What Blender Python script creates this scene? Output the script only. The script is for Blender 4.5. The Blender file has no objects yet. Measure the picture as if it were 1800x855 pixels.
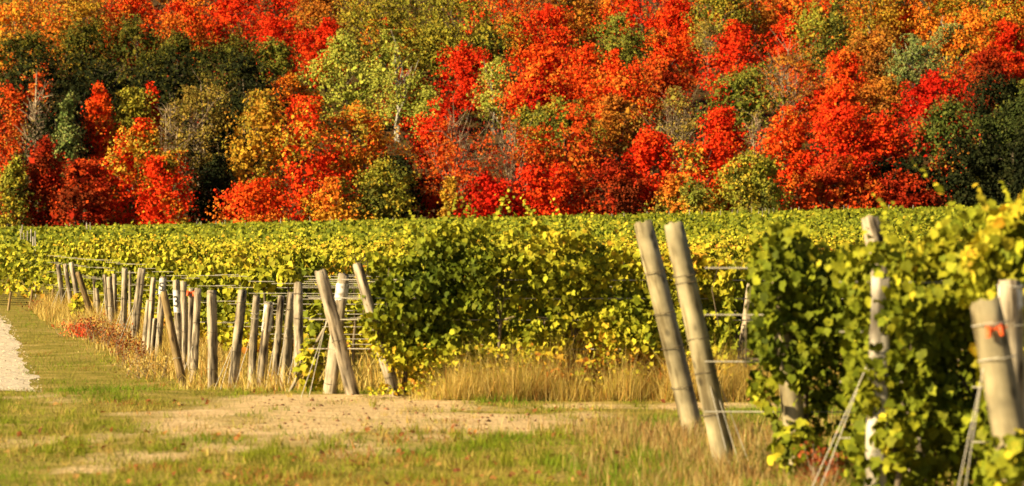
import bpy, math, random
import numpy as np
from mathutils import Vector, Matrix

# ------------------------------------------------------------------ camera, sky, sun, exposure
scene = bpy.context.scene
col = scene.collection
F_PX, HOR, CAM_H = 5400.0, 400.0, 2.2          # focal length in photo pixels, horizon line, eye height (m)

cam_d = bpy.data.cameras.new("camera")
cam_d.sensor_fit = 'HORIZONTAL'
cam_d.sensor_width = 36.0
cam_d.lens = 108.0
cam_d.clip_start = 0.1
cam_d.clip_end = 5000.0
cam_d.dof.use_dof = True
cam_d.dof.focus_distance = 72.0
cam_d.dof.aperture_fstop = 2.8
cam = bpy.data.objects.new("camera", cam_d)
cam.location = (0, 0, CAM_H)
cam.rotation_euler = (math.pi / 2 - math.atan((427.5 - HOR) / F_PX), 0, 0)
col.objects.link(cam)
scene.camera = cam

SUN_AZ, SUN_EL = math.radians(63), math.radians(28)     # azimuth: degrees left of the direction behind the camera
to_sun = Vector((-math.sin(SUN_AZ) * math.cos(SUN_EL), -math.cos(SUN_AZ) * math.cos(SUN_EL), math.sin(SUN_EL)))
world = bpy.data.worlds.new("World")
scene.world = world
world.use_nodes = True
wn = world.node_tree
bg = wn.nodes["Background"]
sky = wn.nodes.new("ShaderNodeTexSky")
sky.sky_type = 'NISHITA'
sky.sun_disc = False
sky.air_density = 0.45
sky.dust_density = 0.4
sky.sun_elevation = SUN_EL
sky.sun_rotation = math.atan2(to_sun.x, to_sun.y)
wn.links.new(sky.outputs[0], bg.inputs[0])
bg.inputs[1].default_value = 0.05
sun_d = bpy.data.lights.new("sun", 'SUN')
sun_d.energy = 5.0
sun_d.angle = math.radians(0.5)
sun_d.color = (1.0, 0.82, 0.50)
sun = bpy.data.objects.new("sun", sun_d)
sun.rotation_euler = to_sun.to_track_quat('Z', 'Y').to_euler()
sun.location = (-30, -20, 40)
col.objects.link(sun)
scene.view_settings.view_transform = 'Standard'
scene.view_settings.look = 'None'
scene.view_settings.exposure = 1.1
scene.view_settings.gamma = 1.0
scene.view_settings.use_curve_mapping = False
scene.cycles.max_bounces = 5
scene.cycles.diffuse_bounces = 2
scene.cycles.glossy_bounces = 2
scene.cycles.transmission_bounces = 3
scene.cycles.use_adaptive_sampling = True
scene.cycles.adaptive_threshold = 0.02

rng = np.random.default_rng(11)
random.seed(5)

# ------------------------------------------------------------------ helpers
def sstep(a, b, x):
    t = np.clip((np.asarray(x, float) - a) / (b - a), 0, 1)
    return t * t * (3 - 2 * t)

_perm = np.random.default_rng(3).random((64, 64, 64))
def vnoise(x, y, z=0.0):
    """smooth value noise 0..1, numpy arrays"""
    x, y, z = np.broadcast_arrays(np.asarray(x, float), np.asarray(y, float), np.asarray(z, float))
    xi, yi, zi = np.floor(x).astype(int), np.floor(y).astype(int), np.floor(z).astype(int)
    fx, fy, fz = x - xi, y - yi, z - zi
    fx, fy, fz = fx * fx * (3 - 2 * fx), fy * fy * (3 - 2 * fy), fz * fz * (3 - 2 * fz)
    def p(a, b, c): return _perm[a & 63, b & 63, c & 63]
    def lerp(a, b, t): return a + (b - a) * t
    return lerp(lerp(lerp(p(xi, yi, zi), p(xi + 1, yi, zi), fx), lerp(p(xi, yi + 1, zi), p(xi + 1, yi + 1, zi), fx), fy),
                lerp(lerp(p(xi, yi, zi + 1), p(xi + 1, yi, zi + 1), fx), lerp(p(xi, yi + 1, zi + 1), p(xi + 1, yi + 1, zi + 1), fx), fy), fz)

def fbm(x, y, z=0.0, o=3):
    s, a, t = 0, 1.0, 0
    for k in range(o):
        s = s + a * vnoise(x * 2 ** k + 7.3 * k, y * 2 ** k + 3.1 * k, np.asarray(z) * 2 ** k); t += a; a *= 0.5
    return s / t

def PX(x, Y): return (x - 900.0) / F_PX * Y
def PZ(y, Y): return CAM_H - (y - HOR) / F_PX * Y

def ground(X, Y):
    X, Y = np.asarray(X, float), np.asarray(Y, float)
    g = sstep(85, 290, Y) * (1.46 + np.clip(X, -60, 60) * 0.0235)
    s = np.maximum(0, Y - 302)
    s = np.where(s < 20, s * s / 40, s - 10)
    s = np.minimum(s, 300 + 0.12 * (s - 300))
    g = g + 0.205 * s
    g = g + sstep(310, 340, Y) * 3.0 * (fbm(X / 40, Y / 40, 5.0) - 0.5)
    g = g - 0.27 * sstep(41.2, 44.5, Y) * (1 - sstep(50, 66, Y)) * (1 - sstep(-2.6, -0.6, X))
    near = 1 - sstep(60, 90, Y)
    g = g + near * (0.10 * (fbm(X / 3.1, Y / 3.1, 1.0) - 0.5) + 0.05 * (fbm(X / 0.7, Y / 0.7, 2.0) - 0.5))
    return g

def newmesh(name, verts, faces_flat, n_per, cols=None, smooth=False):
    me = bpy.data.meshes.new(name)
    nv, nf = len(verts), len(faces_flat) // n_per
    me.vertices.add(nv); me.loops.add(nf * n_per); me.polygons.add(nf)
    me.vertices.foreach_set("co", np.ascontiguousarray(verts, np.float32).ravel())
    me.loops.foreach_set("vertex_index", np.ascontiguousarray(faces_flat, np.int32).ravel())
    me.polygons.foreach_set("loop_start", np.arange(0, nf * n_per, n_per, dtype=np.int32))
    if smooth:
        me.polygons.foreach_set("use_smooth", np.ones(nf, bool))
    if cols is not None:
        a = me.attributes.new("col", 'FLOAT_COLOR', 'FACE')
        c = np.ones((nf, 4), np.float32); c[:, :3] = cols
        a.data.foreach_set("color", c.ravel())
    me.update(calc_edges=True)
    return me

def obj(name, me, mat=None, parent=None, loc=None, label=None, cat=None, group=None, kind=None):
    o = bpy.data.objects.new(name, me)
    if mat is not None and me is not None and len(me.materials) == 0:
        me.materials.append(mat)
    col.objects.link(o)
    if parent is not None: o.parent = parent
    if loc is not None: o.location = loc
    if label: o["label"] = label
    if cat: o["category"] = cat
    if group: o["group"] = group
    if kind: o["kind"] = kind
    return o

def unit(v): return v / np.maximum(np.linalg.norm(v, axis=1, keepdims=True), 1e-9)

KITE = (np.array([(-.5, 0, 0), (.05, -.5, .06), (.5, 0, 0), (.05, .5, .06)]), np.array([[0, 1, 2, 3]]))
FOLD = (np.array([(-.5, 0, 0), (.02, -.5, .12), (.5, 0, -.05), (.02, .5, .12)]), np.array([[0, 1, 2], [0, 2, 3]]))
_vp = [(-.40, 0, .02), (-.46, -.34, .05), (.0, -.52, .04), (.22, -.30, .09), (.54, 0, -.12), (.22, .30, .09), (.0, .52, .04), (-.46, .34, .05)]
VINE = (np.array(_vp), np.array([[0, 1, 2], [0, 2, 3], [0, 3, 4], [0, 4, 5], [0, 5, 6], [0, 6, 7]]))

def leaves(name, pos, nrm, size, cols, template=KITE, aspect=0.75, axis=None, smooth=False):
    tv, tf = template
    n = len(pos)
    nrm = unit(nrm)
    if axis is None: axis = rng.normal(size=(n, 3))
    u = unit(axis - nrm * np.sum(axis * nrm, 1, keepdims=True))
    v = np.cross(nrm, u)
    size = np.broadcast_to(np.asarray(size, float), (n,))
    asp = np.broadcast_to(np.asarray(aspect, float), (n,))
    V = (pos[:, None, :] + size[:, None, None] * (tv[None, :, 0:1] * u[:, None, :] + asp[:, None, None] * tv[None, :, 1:2] * v[:, None, :]
                                                   + tv[None, :, 2:3] * nrm[:, None, :]))
    F = (tf[None, :, :] + (np.arange(n) * len(tv))[:, None, None]).reshape(-1)
    return newmesh(name, V.reshape(-1, 3), F, tf.shape[1], np.repeat(cols, len(tf), axis=0), smooth)

def tube(pts, rad, sides=8, caps=True):
    """tapered tube along points -> verts, quads"""
    pts = np.asarray(pts, float); rad = np.broadcast_to(np.asarray(rad, float), (len(pts),))
    V = []
    for i, p in enumerate(pts):
        d = pts[min(i + 1, len(pts) - 1)] - pts[max(i - 1, 0)]
        d = d / (np.linalg.norm(d) + 1e-9)
        a = np.cross(d, (0.31, 0.95, 0.1)); a /= np.linalg.norm(a) + 1e-9
        b = np.cross(d, a)
        for k in range(sides):
            t = 2 * math.pi * k / sides
            V.append(p + rad[i] * (math.cos(t) * a + math.sin(t) * b))
    Fq = []
    for i in range(len(pts) - 1):
        for k in range(sides):
            Fq.append((i * sides + k, i * sides + (k + 1) % sides, (i + 1) * sides + (k + 1) % sides, (i + 1) * sides + k))
    return np.array(V), np.array(Fq)

def join(parts):
    V, Fq, o = [], [], 0
    for v, f in parts:
        V.append(v); Fq.append(f + o); o += len(v)
    return np.concatenate(V), np.concatenate(Fq)

def tubes_mesh(name, parts, smooth=True):
    V, Fq = join(parts)
    return newmesh(name, V, Fq.ravel(), 4, None, smooth)

# ------------------------------------------------------------------ materials
def nodes(name):
    m = bpy.data.materials.new(name); m.use_nodes = True
    nt = m.node_tree; nt.nodes.clear()
    out = nt.nodes.new("ShaderNodeOutputMaterial")
    return m, nt, out

def leaf_mat(name, transl=0.25, rough=0.55, spec=0.25):
    m, nt, out = nodes(name)
    at = nt.nodes.new("ShaderNodeAttribute"); at.attribute_name = "col"
    tc = nt.nodes.new("ShaderNodeTexCoord")
    nz = nt.nodes.new("ShaderNodeTexNoise"); nz.inputs["Scale"].default_value = 11.0; nz.inputs["Detail"].default_value = 2
    nt.links.new(tc.outputs["Object"], nz.inputs["Vector"])
    mr = nt.nodes.new("ShaderNodeMapRange"); mr.inputs[1].default_value = .3; mr.inputs[2].default_value = .7
    mr.inputs[3].default_value = .78; mr.inputs[4].default_value = 1.2
    nt.links.new(nz.outputs[0], mr.inputs[0])
    mx = nt.nodes.new("ShaderNodeVectorMath"); mx.operation = 'SCALE'
    nt.links.new(at.outputs["Color"], mx.inputs[0]); nt.links.new(mr.outputs[0], mx.inputs["Scale"])
    p = nt.nodes.new("ShaderNodeBsdfPrincipled")
    p.inputs["Roughness"].default_value = rough
    p.inputs["Specular IOR Level"].default_value = spec
    t = nt.nodes.new("ShaderNodeBsdfTranslucent")
    ms = nt.nodes.new("ShaderNodeMixShader"); ms.inputs[0].default_value = transl
    nt.links.new(mx.outputs[0], p.inputs["Base Color"]); nt.links.new(mx.outputs[0], t.inputs["Color"])
    nt.links.new(p.outputs[0], ms.inputs[1]); nt.links.new(t.outputs[0], ms.inputs[2])
    nt.links.new(ms.outputs[0], out.inputs[0])
    return m

def wood_mat(name, c1, c2, c3, streak=26.0, crack=0.5):
    m, nt, out = nodes(name)
    tc = nt.nodes.new("ShaderNodeTexCoord"); oi = nt.nodes.new("ShaderNodeObjectInfo")
    add = nt.nodes.new("ShaderNodeVectorMath"); add.operation = 'ADD'
    mul = nt.nodes.new("ShaderNodeMath"); mul.operation = 'MULTIPLY'; mul.inputs[1].default_value = 37.0
    nt.links.new(oi.outputs["Random"], mul.inputs[0])
    nt.links.new(tc.outputs["Object"], add.inputs[0]); nt.links.new(mul.outputs[0], add.inputs[1])
    mp = nt.nodes.new("ShaderNodeMapping"); mp.inputs["Scale"].default_value = (streak, streak, 2.2)
    nt.links.new(add.outputs[0], mp.inputs[0])
    n1 = nt.nodes.new("ShaderNodeTexNoise"); n1.inputs["Scale"].default_value = 1.0; n1.inputs["Detail"].default_value = 5
    nt.links.new(mp.outputs[0], n1.inputs["Vector"])
    r1 = nt.nodes.new("ShaderNodeValToRGB")
    e = r1.color_ramp.elements
    e[0].position = .34; e[0].color = (*c3, 1); e[1].position = .66; e[1].color = (*c1, 1)
    k = e.new(.47); k.color = (*c2, 1)
    nt.links.new(n1.outputs[0], r1.inputs[0])
    n2 = nt.nodes.new("ShaderNodeTexNoise"); n2.inputs["Scale"].default_value = 3.2; n2.inputs["Detail"].default_value = 4
    nt.links.new(add.outputs[0], n2.inputs["Vector"])
    r2 = nt.nodes.new("ShaderNodeMapRange"); r2.inputs[1].default_value = .3; r2.inputs[2].default_value = .7
    r2.inputs[3].default_value = .48; r2.inputs[4].default_value = 1.28
    nt.links.new(n2.outputs[0], r2.inputs[0])
    sc = nt.nodes.new("ShaderNodeVectorMath"); sc.operation = 'SCALE'
    nt.links.new(r1.outputs[0], sc.inputs[0]); nt.links.new(r2.outputs[0], sc.inputs["Scale"])
    vk = nt.nodes.new("ShaderNodeTexVoronoi"); vk.inputs["Scale"].default_value = 4.2
    mk = nt.nodes.new("ShaderNodeMapping"); mk.inputs["Scale"].default_value = (1.6, 1.6, 1.0)
    nt.links.new(add.outputs[0], mk.inputs[0]); nt.links.new(mk.outputs[0], vk.inputs["Vector"])
    rk = nt.nodes.new("ShaderNodeMapRange"); rk.inputs[1].default_value = .10; rk.inputs[2].default_value = .24
    rk.inputs[3].default_value = .45; rk.inputs[4].default_value = 1.0
    nt.links.new(vk.outputs["Distance"], rk.inputs[0])
    sk = nt.nodes.new("ShaderNodeVectorMath"); sk.operation = 'SCALE'
    nt.links.new(sc.outputs[0], sk.inputs[0]); nt.links.new(rk.outputs[0], sk.inputs["Scale"]); sc = sk
    p = nt.nodes.new("ShaderNodeBsdfPrincipled"); p.inputs["Roughness"].default_value = .85
    p.inputs["Specular IOR Level"].default_value = .15
    nt.links.new(sc.outputs[0], p.inputs["Base Color"])
    bp = nt.nodes.new("ShaderNodeBump"); bp.inputs["Strength"].default_value = crack; bp.inputs["Distance"].default_value = .02
    nt.links.new(n1.outputs[0], bp.inputs["Height"]); nt.links.new(bp.outputs[0], p.inputs["Normal"])
    nt.links.new(p.outputs[0], out.inputs[0])
    return m

def plain_mat(name, c, rough=.6, metal=0.0, var=.25, scale=20.0):
    m, nt, out = nodes(name)
    tc = nt.nodes.new("ShaderNodeTexCoord")
    nz = nt.nodes.new("ShaderNodeTexNoise"); nz.inputs["Scale"].default_value = scale
    nt.links.new(tc.outputs["Object"], nz.inputs["Vector"])
    rp = nt.nodes.new("ShaderNodeValToRGB")
    rp.color_ramp.elements[0].position = .35; rp.color_ramp.elements[1].position = .65
    rp.color_ramp.elements[0].color = (*[v * (1 - var) for v in c], 1)
    rp.color_ramp.elements[1].color = (*[min(1, v * (1 + var)) for v in c], 1)
    nt.links.new(nz.outputs[0], rp.inputs[0])
    p = nt.nodes.new("ShaderNodeBsdfPrincipled"); p.inputs["Roughness"].default_value = rough; p.inputs["Metallic"].default_value = metal
    nt.links.new(rp.outputs[0], p.inputs["Base Color"]); nt.links.new(p.outputs[0], out.inputs[0])
    return m

def ground_mat():
    m, nt, out = nodes("ground_soil_and_turf")
    at = nt.nodes.new("ShaderNodeAttribute"); at.attribute_name = "soil"
    tc = nt.nodes.new("ShaderNodeTexCoord")
    def noise(scale, det=4):
        n = nt.nodes.new("ShaderNodeTexNoise"); n.inputs["Scale"].default_value = scale; n.inputs["Detail"].default_value = det
        nt.links.new(tc.outputs["Object"], n.inputs["Vector"]); return n
    def ramp(src, *stops):
        r = nt.nodes.new("ShaderNodeValToRGB"); e = r.color_ramp.elements
        e[0].position, e[0].color = stops[0][0], (*stops[0][1], 1)
        e[1].position, e[1].color = stops[-1][0], (*stops[-1][1], 1)
        for s in stops[1:-1]:
            k = e.new(s[0]); k.color = (*s[1], 1)
        nt.links.new(src, r.inputs[0]); return r
    n1, n2, n3 = noise(1.7), noise(9.0), noise(22.0, 6)
    mps = nt.nodes.new("ShaderNodeMapping"); mps.inputs["Scale"].default_value = (1.3, 5.0, 1.0)
    nt.links.new(tc.outputs["Object"], mps.inputs[0])
    n4 = nt.nodes.new("ShaderNodeTexNoise"); n4.inputs["Scale"].default_value = 1.6; n4.inputs["Detail"].default_value = 8; n4.inputs["Roughness"].default_value = .7
    nt.links.new(mps.outputs[0], n4.inputs["Vector"])
    soil = ramp(n4.outputs[0], (.34, (.30, .17, .06)), (.44, (.62, .42, .19)), (.70, (.80, .60, .33)))
    turf = ramp(n1.outputs[0], (.30, (.19, .17, .022)), (.52, (.31, .24, .045)), (.74, (.46, .33, .10)))
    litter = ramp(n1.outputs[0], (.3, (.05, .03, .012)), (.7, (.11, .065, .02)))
    mix = nt.nodes.new("ShaderNodeMix"); mix.data_type = 'RGBA'
    ad = nt.nodes.new("ShaderNodeMath"); ad.operation = 'ADD'
    nt.links.new(at.outputs["Fac"], ad.inputs[0])
    mrn = nt.nodes.new("ShaderNodeMapRange"); mrn.inputs[3].default_value = -.35; mrn.inputs[4].default_value = .35
    nt.links.new(n2.outputs[0], mrn.inputs[0]); nt.links.new(mrn.outputs[0], ad.inputs[1])
    th = nt.nodes.new("ShaderNodeMapRange"); th.inputs[1].default_value = .12; th.inputs[2].default_value = .88
    nt.links.new(ad.outputs[0], th.inputs[0])
    nt.links.new(th.outputs[0], mix.inputs[0]); nt.links.new(turf.outputs[0], mix.inputs[6]); nt.links.new(soil.outputs[0], mix.inputs[7])
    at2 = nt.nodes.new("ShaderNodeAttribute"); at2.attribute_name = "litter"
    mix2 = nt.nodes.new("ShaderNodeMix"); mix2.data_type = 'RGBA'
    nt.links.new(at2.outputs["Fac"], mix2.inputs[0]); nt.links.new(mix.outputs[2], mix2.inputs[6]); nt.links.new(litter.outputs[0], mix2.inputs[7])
    p = nt.nodes.new("ShaderNodeBsdfPrincipled"); p.inputs["Roughness"].default_value = .95; p.inputs["Specular IOR Level"].default_value = .08
    nt.links.new(mix2.outputs[2], p.inputs["Base Color"])
    b = nt.nodes.new("ShaderNodeBump"); b.inputs["Strength"].default_value = 1.0; b.inputs["Distance"].default_value = .05
    nt.links.new(n3.outputs[0], b.inputs["Height"]); nt.links.new(b.outputs[0], p.inputs["Normal"])
    nt.links.new(p.outputs[0], out.inputs[0])
    return m

M_LEAF = leaf_mat("autumn_leaf", .03, .8, .04)
M_VINE = leaf_mat("vine_leaf", .10, .65, .10)
M_GRASS = leaf_mat("grass_blade", .25, .7, .1)
M_OLD = wood_mat("weathered_grey_wood", (.57, .47, .32), (.39, .31, .20), (.06, .042, .026), 17, 1.0)
M_BROWN = wood_mat("brown_wood", (.38, .27, .12), (.27, .18, .075), (.10, .06, .028), 22, .6)
M_NEW = wood_mat("treated_round_wood", (.47, .39, .225), (.38, .31, .17), (.19, .145, .07), 12, .4)
M_BARK = wood_mat("grey_brown_bark", (.26, .20, .13), (.16, .12, .075), (.06, .045, .03), 8, .6)
M_PALE_BARK = wood_mat("pale_bark", (.62, .56, .44), (.46, .40, .30), (.16, .13, .09), 6, .4)
M_TWIG = wood_mat("bare_twig_bark", (.50, .38, .24), (.36, .26, .15), (.18, .12, .07), 6, .4)
M_WIRE = plain_mat("galvanised_wire", (.62, .56, .44), .5, .0, .2, 3)
M_DARKWIRE = plain_mat("rusty_dark_wire", (.13, .095, .05), .7, .0, .3, 9)
def paint_mat():
    m = plain_mat("worn_white_paint", (.70, .66, .57), .75, 0, .1, 14)
    rp = [n for n in m.node_tree.nodes if n.type == 'VALTORGB'][0]
    nz = [n for n in m.node_tree.nodes if n.type == 'TEX_NOISE'][0]; nz.inputs["Scale"].default_value = 16; nz.inputs["Detail"].default_value = 6
    e = rp.color_ramp.elements
    e[0].position, e[0].color = .36, (.40, .32, .22, 1)
    e[1].position, e[1].color = .50, (.80, .76, .66, 1)
    return m
M_WHITE = paint_mat()
M_BLACK = plain_mat("black_paint", (.05, .045, .035), .7, 0, .2, 14)
M_ORANGE = plain_mat("orange_ribbon", (.85, .12, .015), .5, 0, .15, 14)
M_GROUND = ground_mat()
M_GRAVEL = plain_mat("pale_gravel", (.66, .54, .37), .95, 0, .28, 9)
M_CLOD = plain_mat("dark_soil_clod", (.24, .12, .05), .95, 0, .4, 9)

# ------------------------------------------------------------------ ground
def soil_mask(X, Y):
    """bare-soil patches of the cart track, 0..1, in world metres"""
    X, Y = np.asarray(X, float), np.asarray(Y, float)
    m = np.zeros(np.broadcast(X, Y).shape)
    # (centre X, centre Y, half length, half depth, strength)
    for cx, cy, a, b, s in SOIL:
        d = ((X - cx) / a) ** 2 + ((Y - cy) / b) ** 2
        m = np.maximum(m, s * np.clip(1.5 - d, 0, 1))
    wob = fbm(X / .75, Y / 1.6, 9.0, 4) - .5
    return np.clip(m + 2.0 * wob * (m > 0.02) + .34 * np.clip(fbm(X / .5, Y / 1.3, 4.0) * 2.0 - 1.05, 0, 1), 0, 1)

def sp(x, y, w, h, s):           # a patch from its place on the flat ground
    Y = CAM_H * F_PX / (y - HOR)
    Y0, Y1 = CAM_H * F_PX / (y + h / 2 - HOR), CAM_H * F_PX / (y - h / 2 - HOR)
    return (PX(x, Y), Y, w / 2 / F_PX * Y, (Y1 - Y0) / 2, s)
SOIL = [sp(560, 748, 760, 84, .62), sp(1040, 742, 360, 40, .5), sp(690, 738, 560, 52, 1.0), sp(430, 752, 380, 38, 1.0), sp(330, 728, 300, 16, .8), sp(700, 716, 500, 12, .9), sp(860, 748, 260, 36, .9), sp(560, 707, 520, 26, .75),
        sp(230, 806, 220, 26, .85), sp(150, 826, 150, 14, .6), sp(1130, 713, 460, 9, .95), sp(120, 700, 260, 16, .5),
        sp(330, 772, 150, 20, .5), sp(640, 780, 120, 14, .6), sp(1000, 762, 180, 18, .6), sp(60, 770, 120, 22, .45)]

def build_ground():
    ys = np.concatenate([np.arange(-30, 20, 5), np.arange(20, 70, .28), np.arange(70, 120, 1.5), np.arange(120, 300, 4),
                         np.arange(300, 520, 5), np.arange(520, 2600, 130)])
    xs_n = np.arange(-14, 14.01, .2)
    xs = np.concatenate([-np.geomspace(900, 15, 26), xs_n, np.geomspace(15, 900, 26)])
    Xg, Yg = np.meshgrid(xs, ys)
    Z = ground(Xg, Yg)
    V = np.stack([Xg, Yg, Z], -1).reshape(-1, 3)
    ny, nx = Xg.shape
    i = np.arange(ny - 1)[:, None] * nx + np.arange(nx - 1)[None, :]
    Fq = np.stack([i, i + 1, i + nx + 1, i + nx], -1).reshape(-1)
    me = newmesh("ground", V, Fq, 4, None, True)
    a = me.attributes.new("soil", 'FLOAT', 'POINT')
    a.data.foreach_set("value", soil_mask(V[:, 0], V[:, 1]).astype(np.float32))
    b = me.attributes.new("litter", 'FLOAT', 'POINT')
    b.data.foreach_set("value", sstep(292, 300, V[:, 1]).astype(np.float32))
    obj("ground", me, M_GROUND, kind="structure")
build_ground()

def lane_right(Y): return -6.55 - (Y - 43) * .185 - .22 * np.clip(45 - Y, 0, 4) * 0
def build_track():
    V, Fq = [], []
    Ys = np.arange(42.6, 90, .5)
    n = 9
    for Y in Ys:
        r = lane_right(Y) + .5 * (fbm(Y / 1.3, 3.3, 0.0) - .5) + .18 * (fbm(Y / .4, 8.0, 0) - .5)
        l = lane_right(Y) - 3.3 + .5 * (fbm(Y / 1.3, 13.3, 0.0) - .5)
        for k in range(n):
            X = r + (l - r) * k / (n - 1)
            V.append((X, Y, float(ground(X, Y)) + (.035 if 0 < k < n - 1 else .004)))
    for i in range(len(Ys) - 1):
        for k in range(n - 1):
            a = i * n + k
            Fq.append((a, a + n, a + n + 1, a + 1))
    obj("gravel_track", newmesh("gravel_track", np.array(V), np.array(Fq).ravel(), 4, None, True), M_GRAVEL, kind="structure")
    # loose stones
    N = 5000
    Y = rng.uniform(42.8, 75, N); X = lane_right(Y) - rng.uniform(-.12, 3.2, N)
    p = np.stack([X, Y, ground(X, Y) + .045], 1)
    c = np.array((.66, .54, .37)) * rng.uniform(.75, 1.2, (N, 1))
    me = leaves("gravel", p, np.array((0, -.5, 1.)) + rng.normal(size=(N, 3)) * .5, rng.uniform(.015, .038, N), c, KITE, .9)
    obj("gravel", me, M_GRASS, kind="stuff", label="loose pale stones on the gravel lane", cat="gravel")
build_track()

# ------------------------------------------------------------------ trees on the hillside
PAL = {
 'red':       [((.72, .034, .007), 5), ((.82, .085, .010), 3), ((.54, .020, .005), 2)],
 'deepred':   [((.58, .017, .006), 5), ((.70, .030, .007), 3), ((.40, .014, .005), 2)],
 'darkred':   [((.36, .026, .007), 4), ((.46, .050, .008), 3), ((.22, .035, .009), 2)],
 'orangered': [((.80, .090, .009), 4), ((.76, .045, .007), 4), ((.74, .20, .02), 2)],
 'redgold':   [((.78, .045, .008), 5), ((.76, .14, .010), 2), ((.66, .34, .03), 3), ((.32, .26, .03), 1)],
 'orange':    [((.78, .23, .018), 4), ((.76, .14, .012), 3), ((.64, .33, .03), 2)],
 'goldorange':[((.66, .31, .024), 4), ((.74, .20, .018), 3), ((.70, .07, .010), 1), ((.36, .26, .03), 1)],
 'gold':      [((.56, .31, .026), 4), ((.50, .23, .022), 3), ((.36, .26, .028), 3)],
 'rust':      [((.48, .15, .018), 4), ((.52, .21, .022), 3), ((.30, .11, .018), 2)],
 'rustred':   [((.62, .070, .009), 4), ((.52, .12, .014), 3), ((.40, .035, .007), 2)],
 'tan':       [((.36, .24, .04), 4), ((.28, .21, .035), 3), ((.20, .13, .025), 2)],
 'olive':     [((.31, .26, .026), 4), ((.38, .29, .028), 3), ((.20, .18, .02), 3)],
 'olivegreen':[((.20, .20, .026), 4), ((.26, .23, .03), 3), ((.12, .13, .016), 3)],
 'oakgreen':  [((.105, .10, .014), 4), ((.17, .145, .018), 3), ((.05, .054, .009), 4)],
 'darkgreen': [((.050, .062, .014), 4), ((.085, .095, .016), 3), ((.03, .04, .010), 3)],
 'shadefill': [((.022, .026, .008), 4), ((.034, .038, .010), 3), ((.014, .018, .006), 3)],  # near-black leaf colour painted to stand for shade between the crowns
 'palegreen': [((.41, .41, .055), 4), ((.50, .47, .07), 3), ((.28, .31, .036), 3)],
 'greygreen': [((.20, .23, .06), 4), ((.27, .28, .075), 3), ((.12, .16, .035), 3)],
 'yellowgreen':[((.43, .42, .06), 4), ((.50, .46, .07), 3), ((.28, .31, .04), 3)],
 'greengold': [((.30, .28, .03), 4), ((.46, .33, .03), 3), ((.13, .13, .02), 3)],
 'greenred':  [((.10, .12, .02), 5), ((.17, .17, .025), 2), ((.46, .06, .014), 2), ((.36, .15, .02), 1)],
 'orangegreen':[((.66, .20, .02), 3), ((.44, .30, .03), 3), ((.22, .22, .03), 3)],
}

def profile(kind, t):
    t = np.clip(t, 0.001, .999)
    if kind == 'conifer': return np.clip(1.05 - t, .05, 1) ** .8
    if kind == 'poplar': return np.sin(np.pi * t ** .95) ** .55 * (.95 - .25 * t)
    if kind == 'narrow': return np.sin(np.pi * np.clip(t * .86 + .10, 0, 1)) ** .6
    if kind == 'oak': return np.sin(np.pi * np.clip(t * .82 + .14, 0, 1)) ** .5
    if kind == 'bush': return np.sqrt(np.clip(1 - (t * .98) ** 2.2, 0, 1))
    return np.sin(np.pi * np.clip(t * .88 + .10, 0, 1)) ** .55

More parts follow.
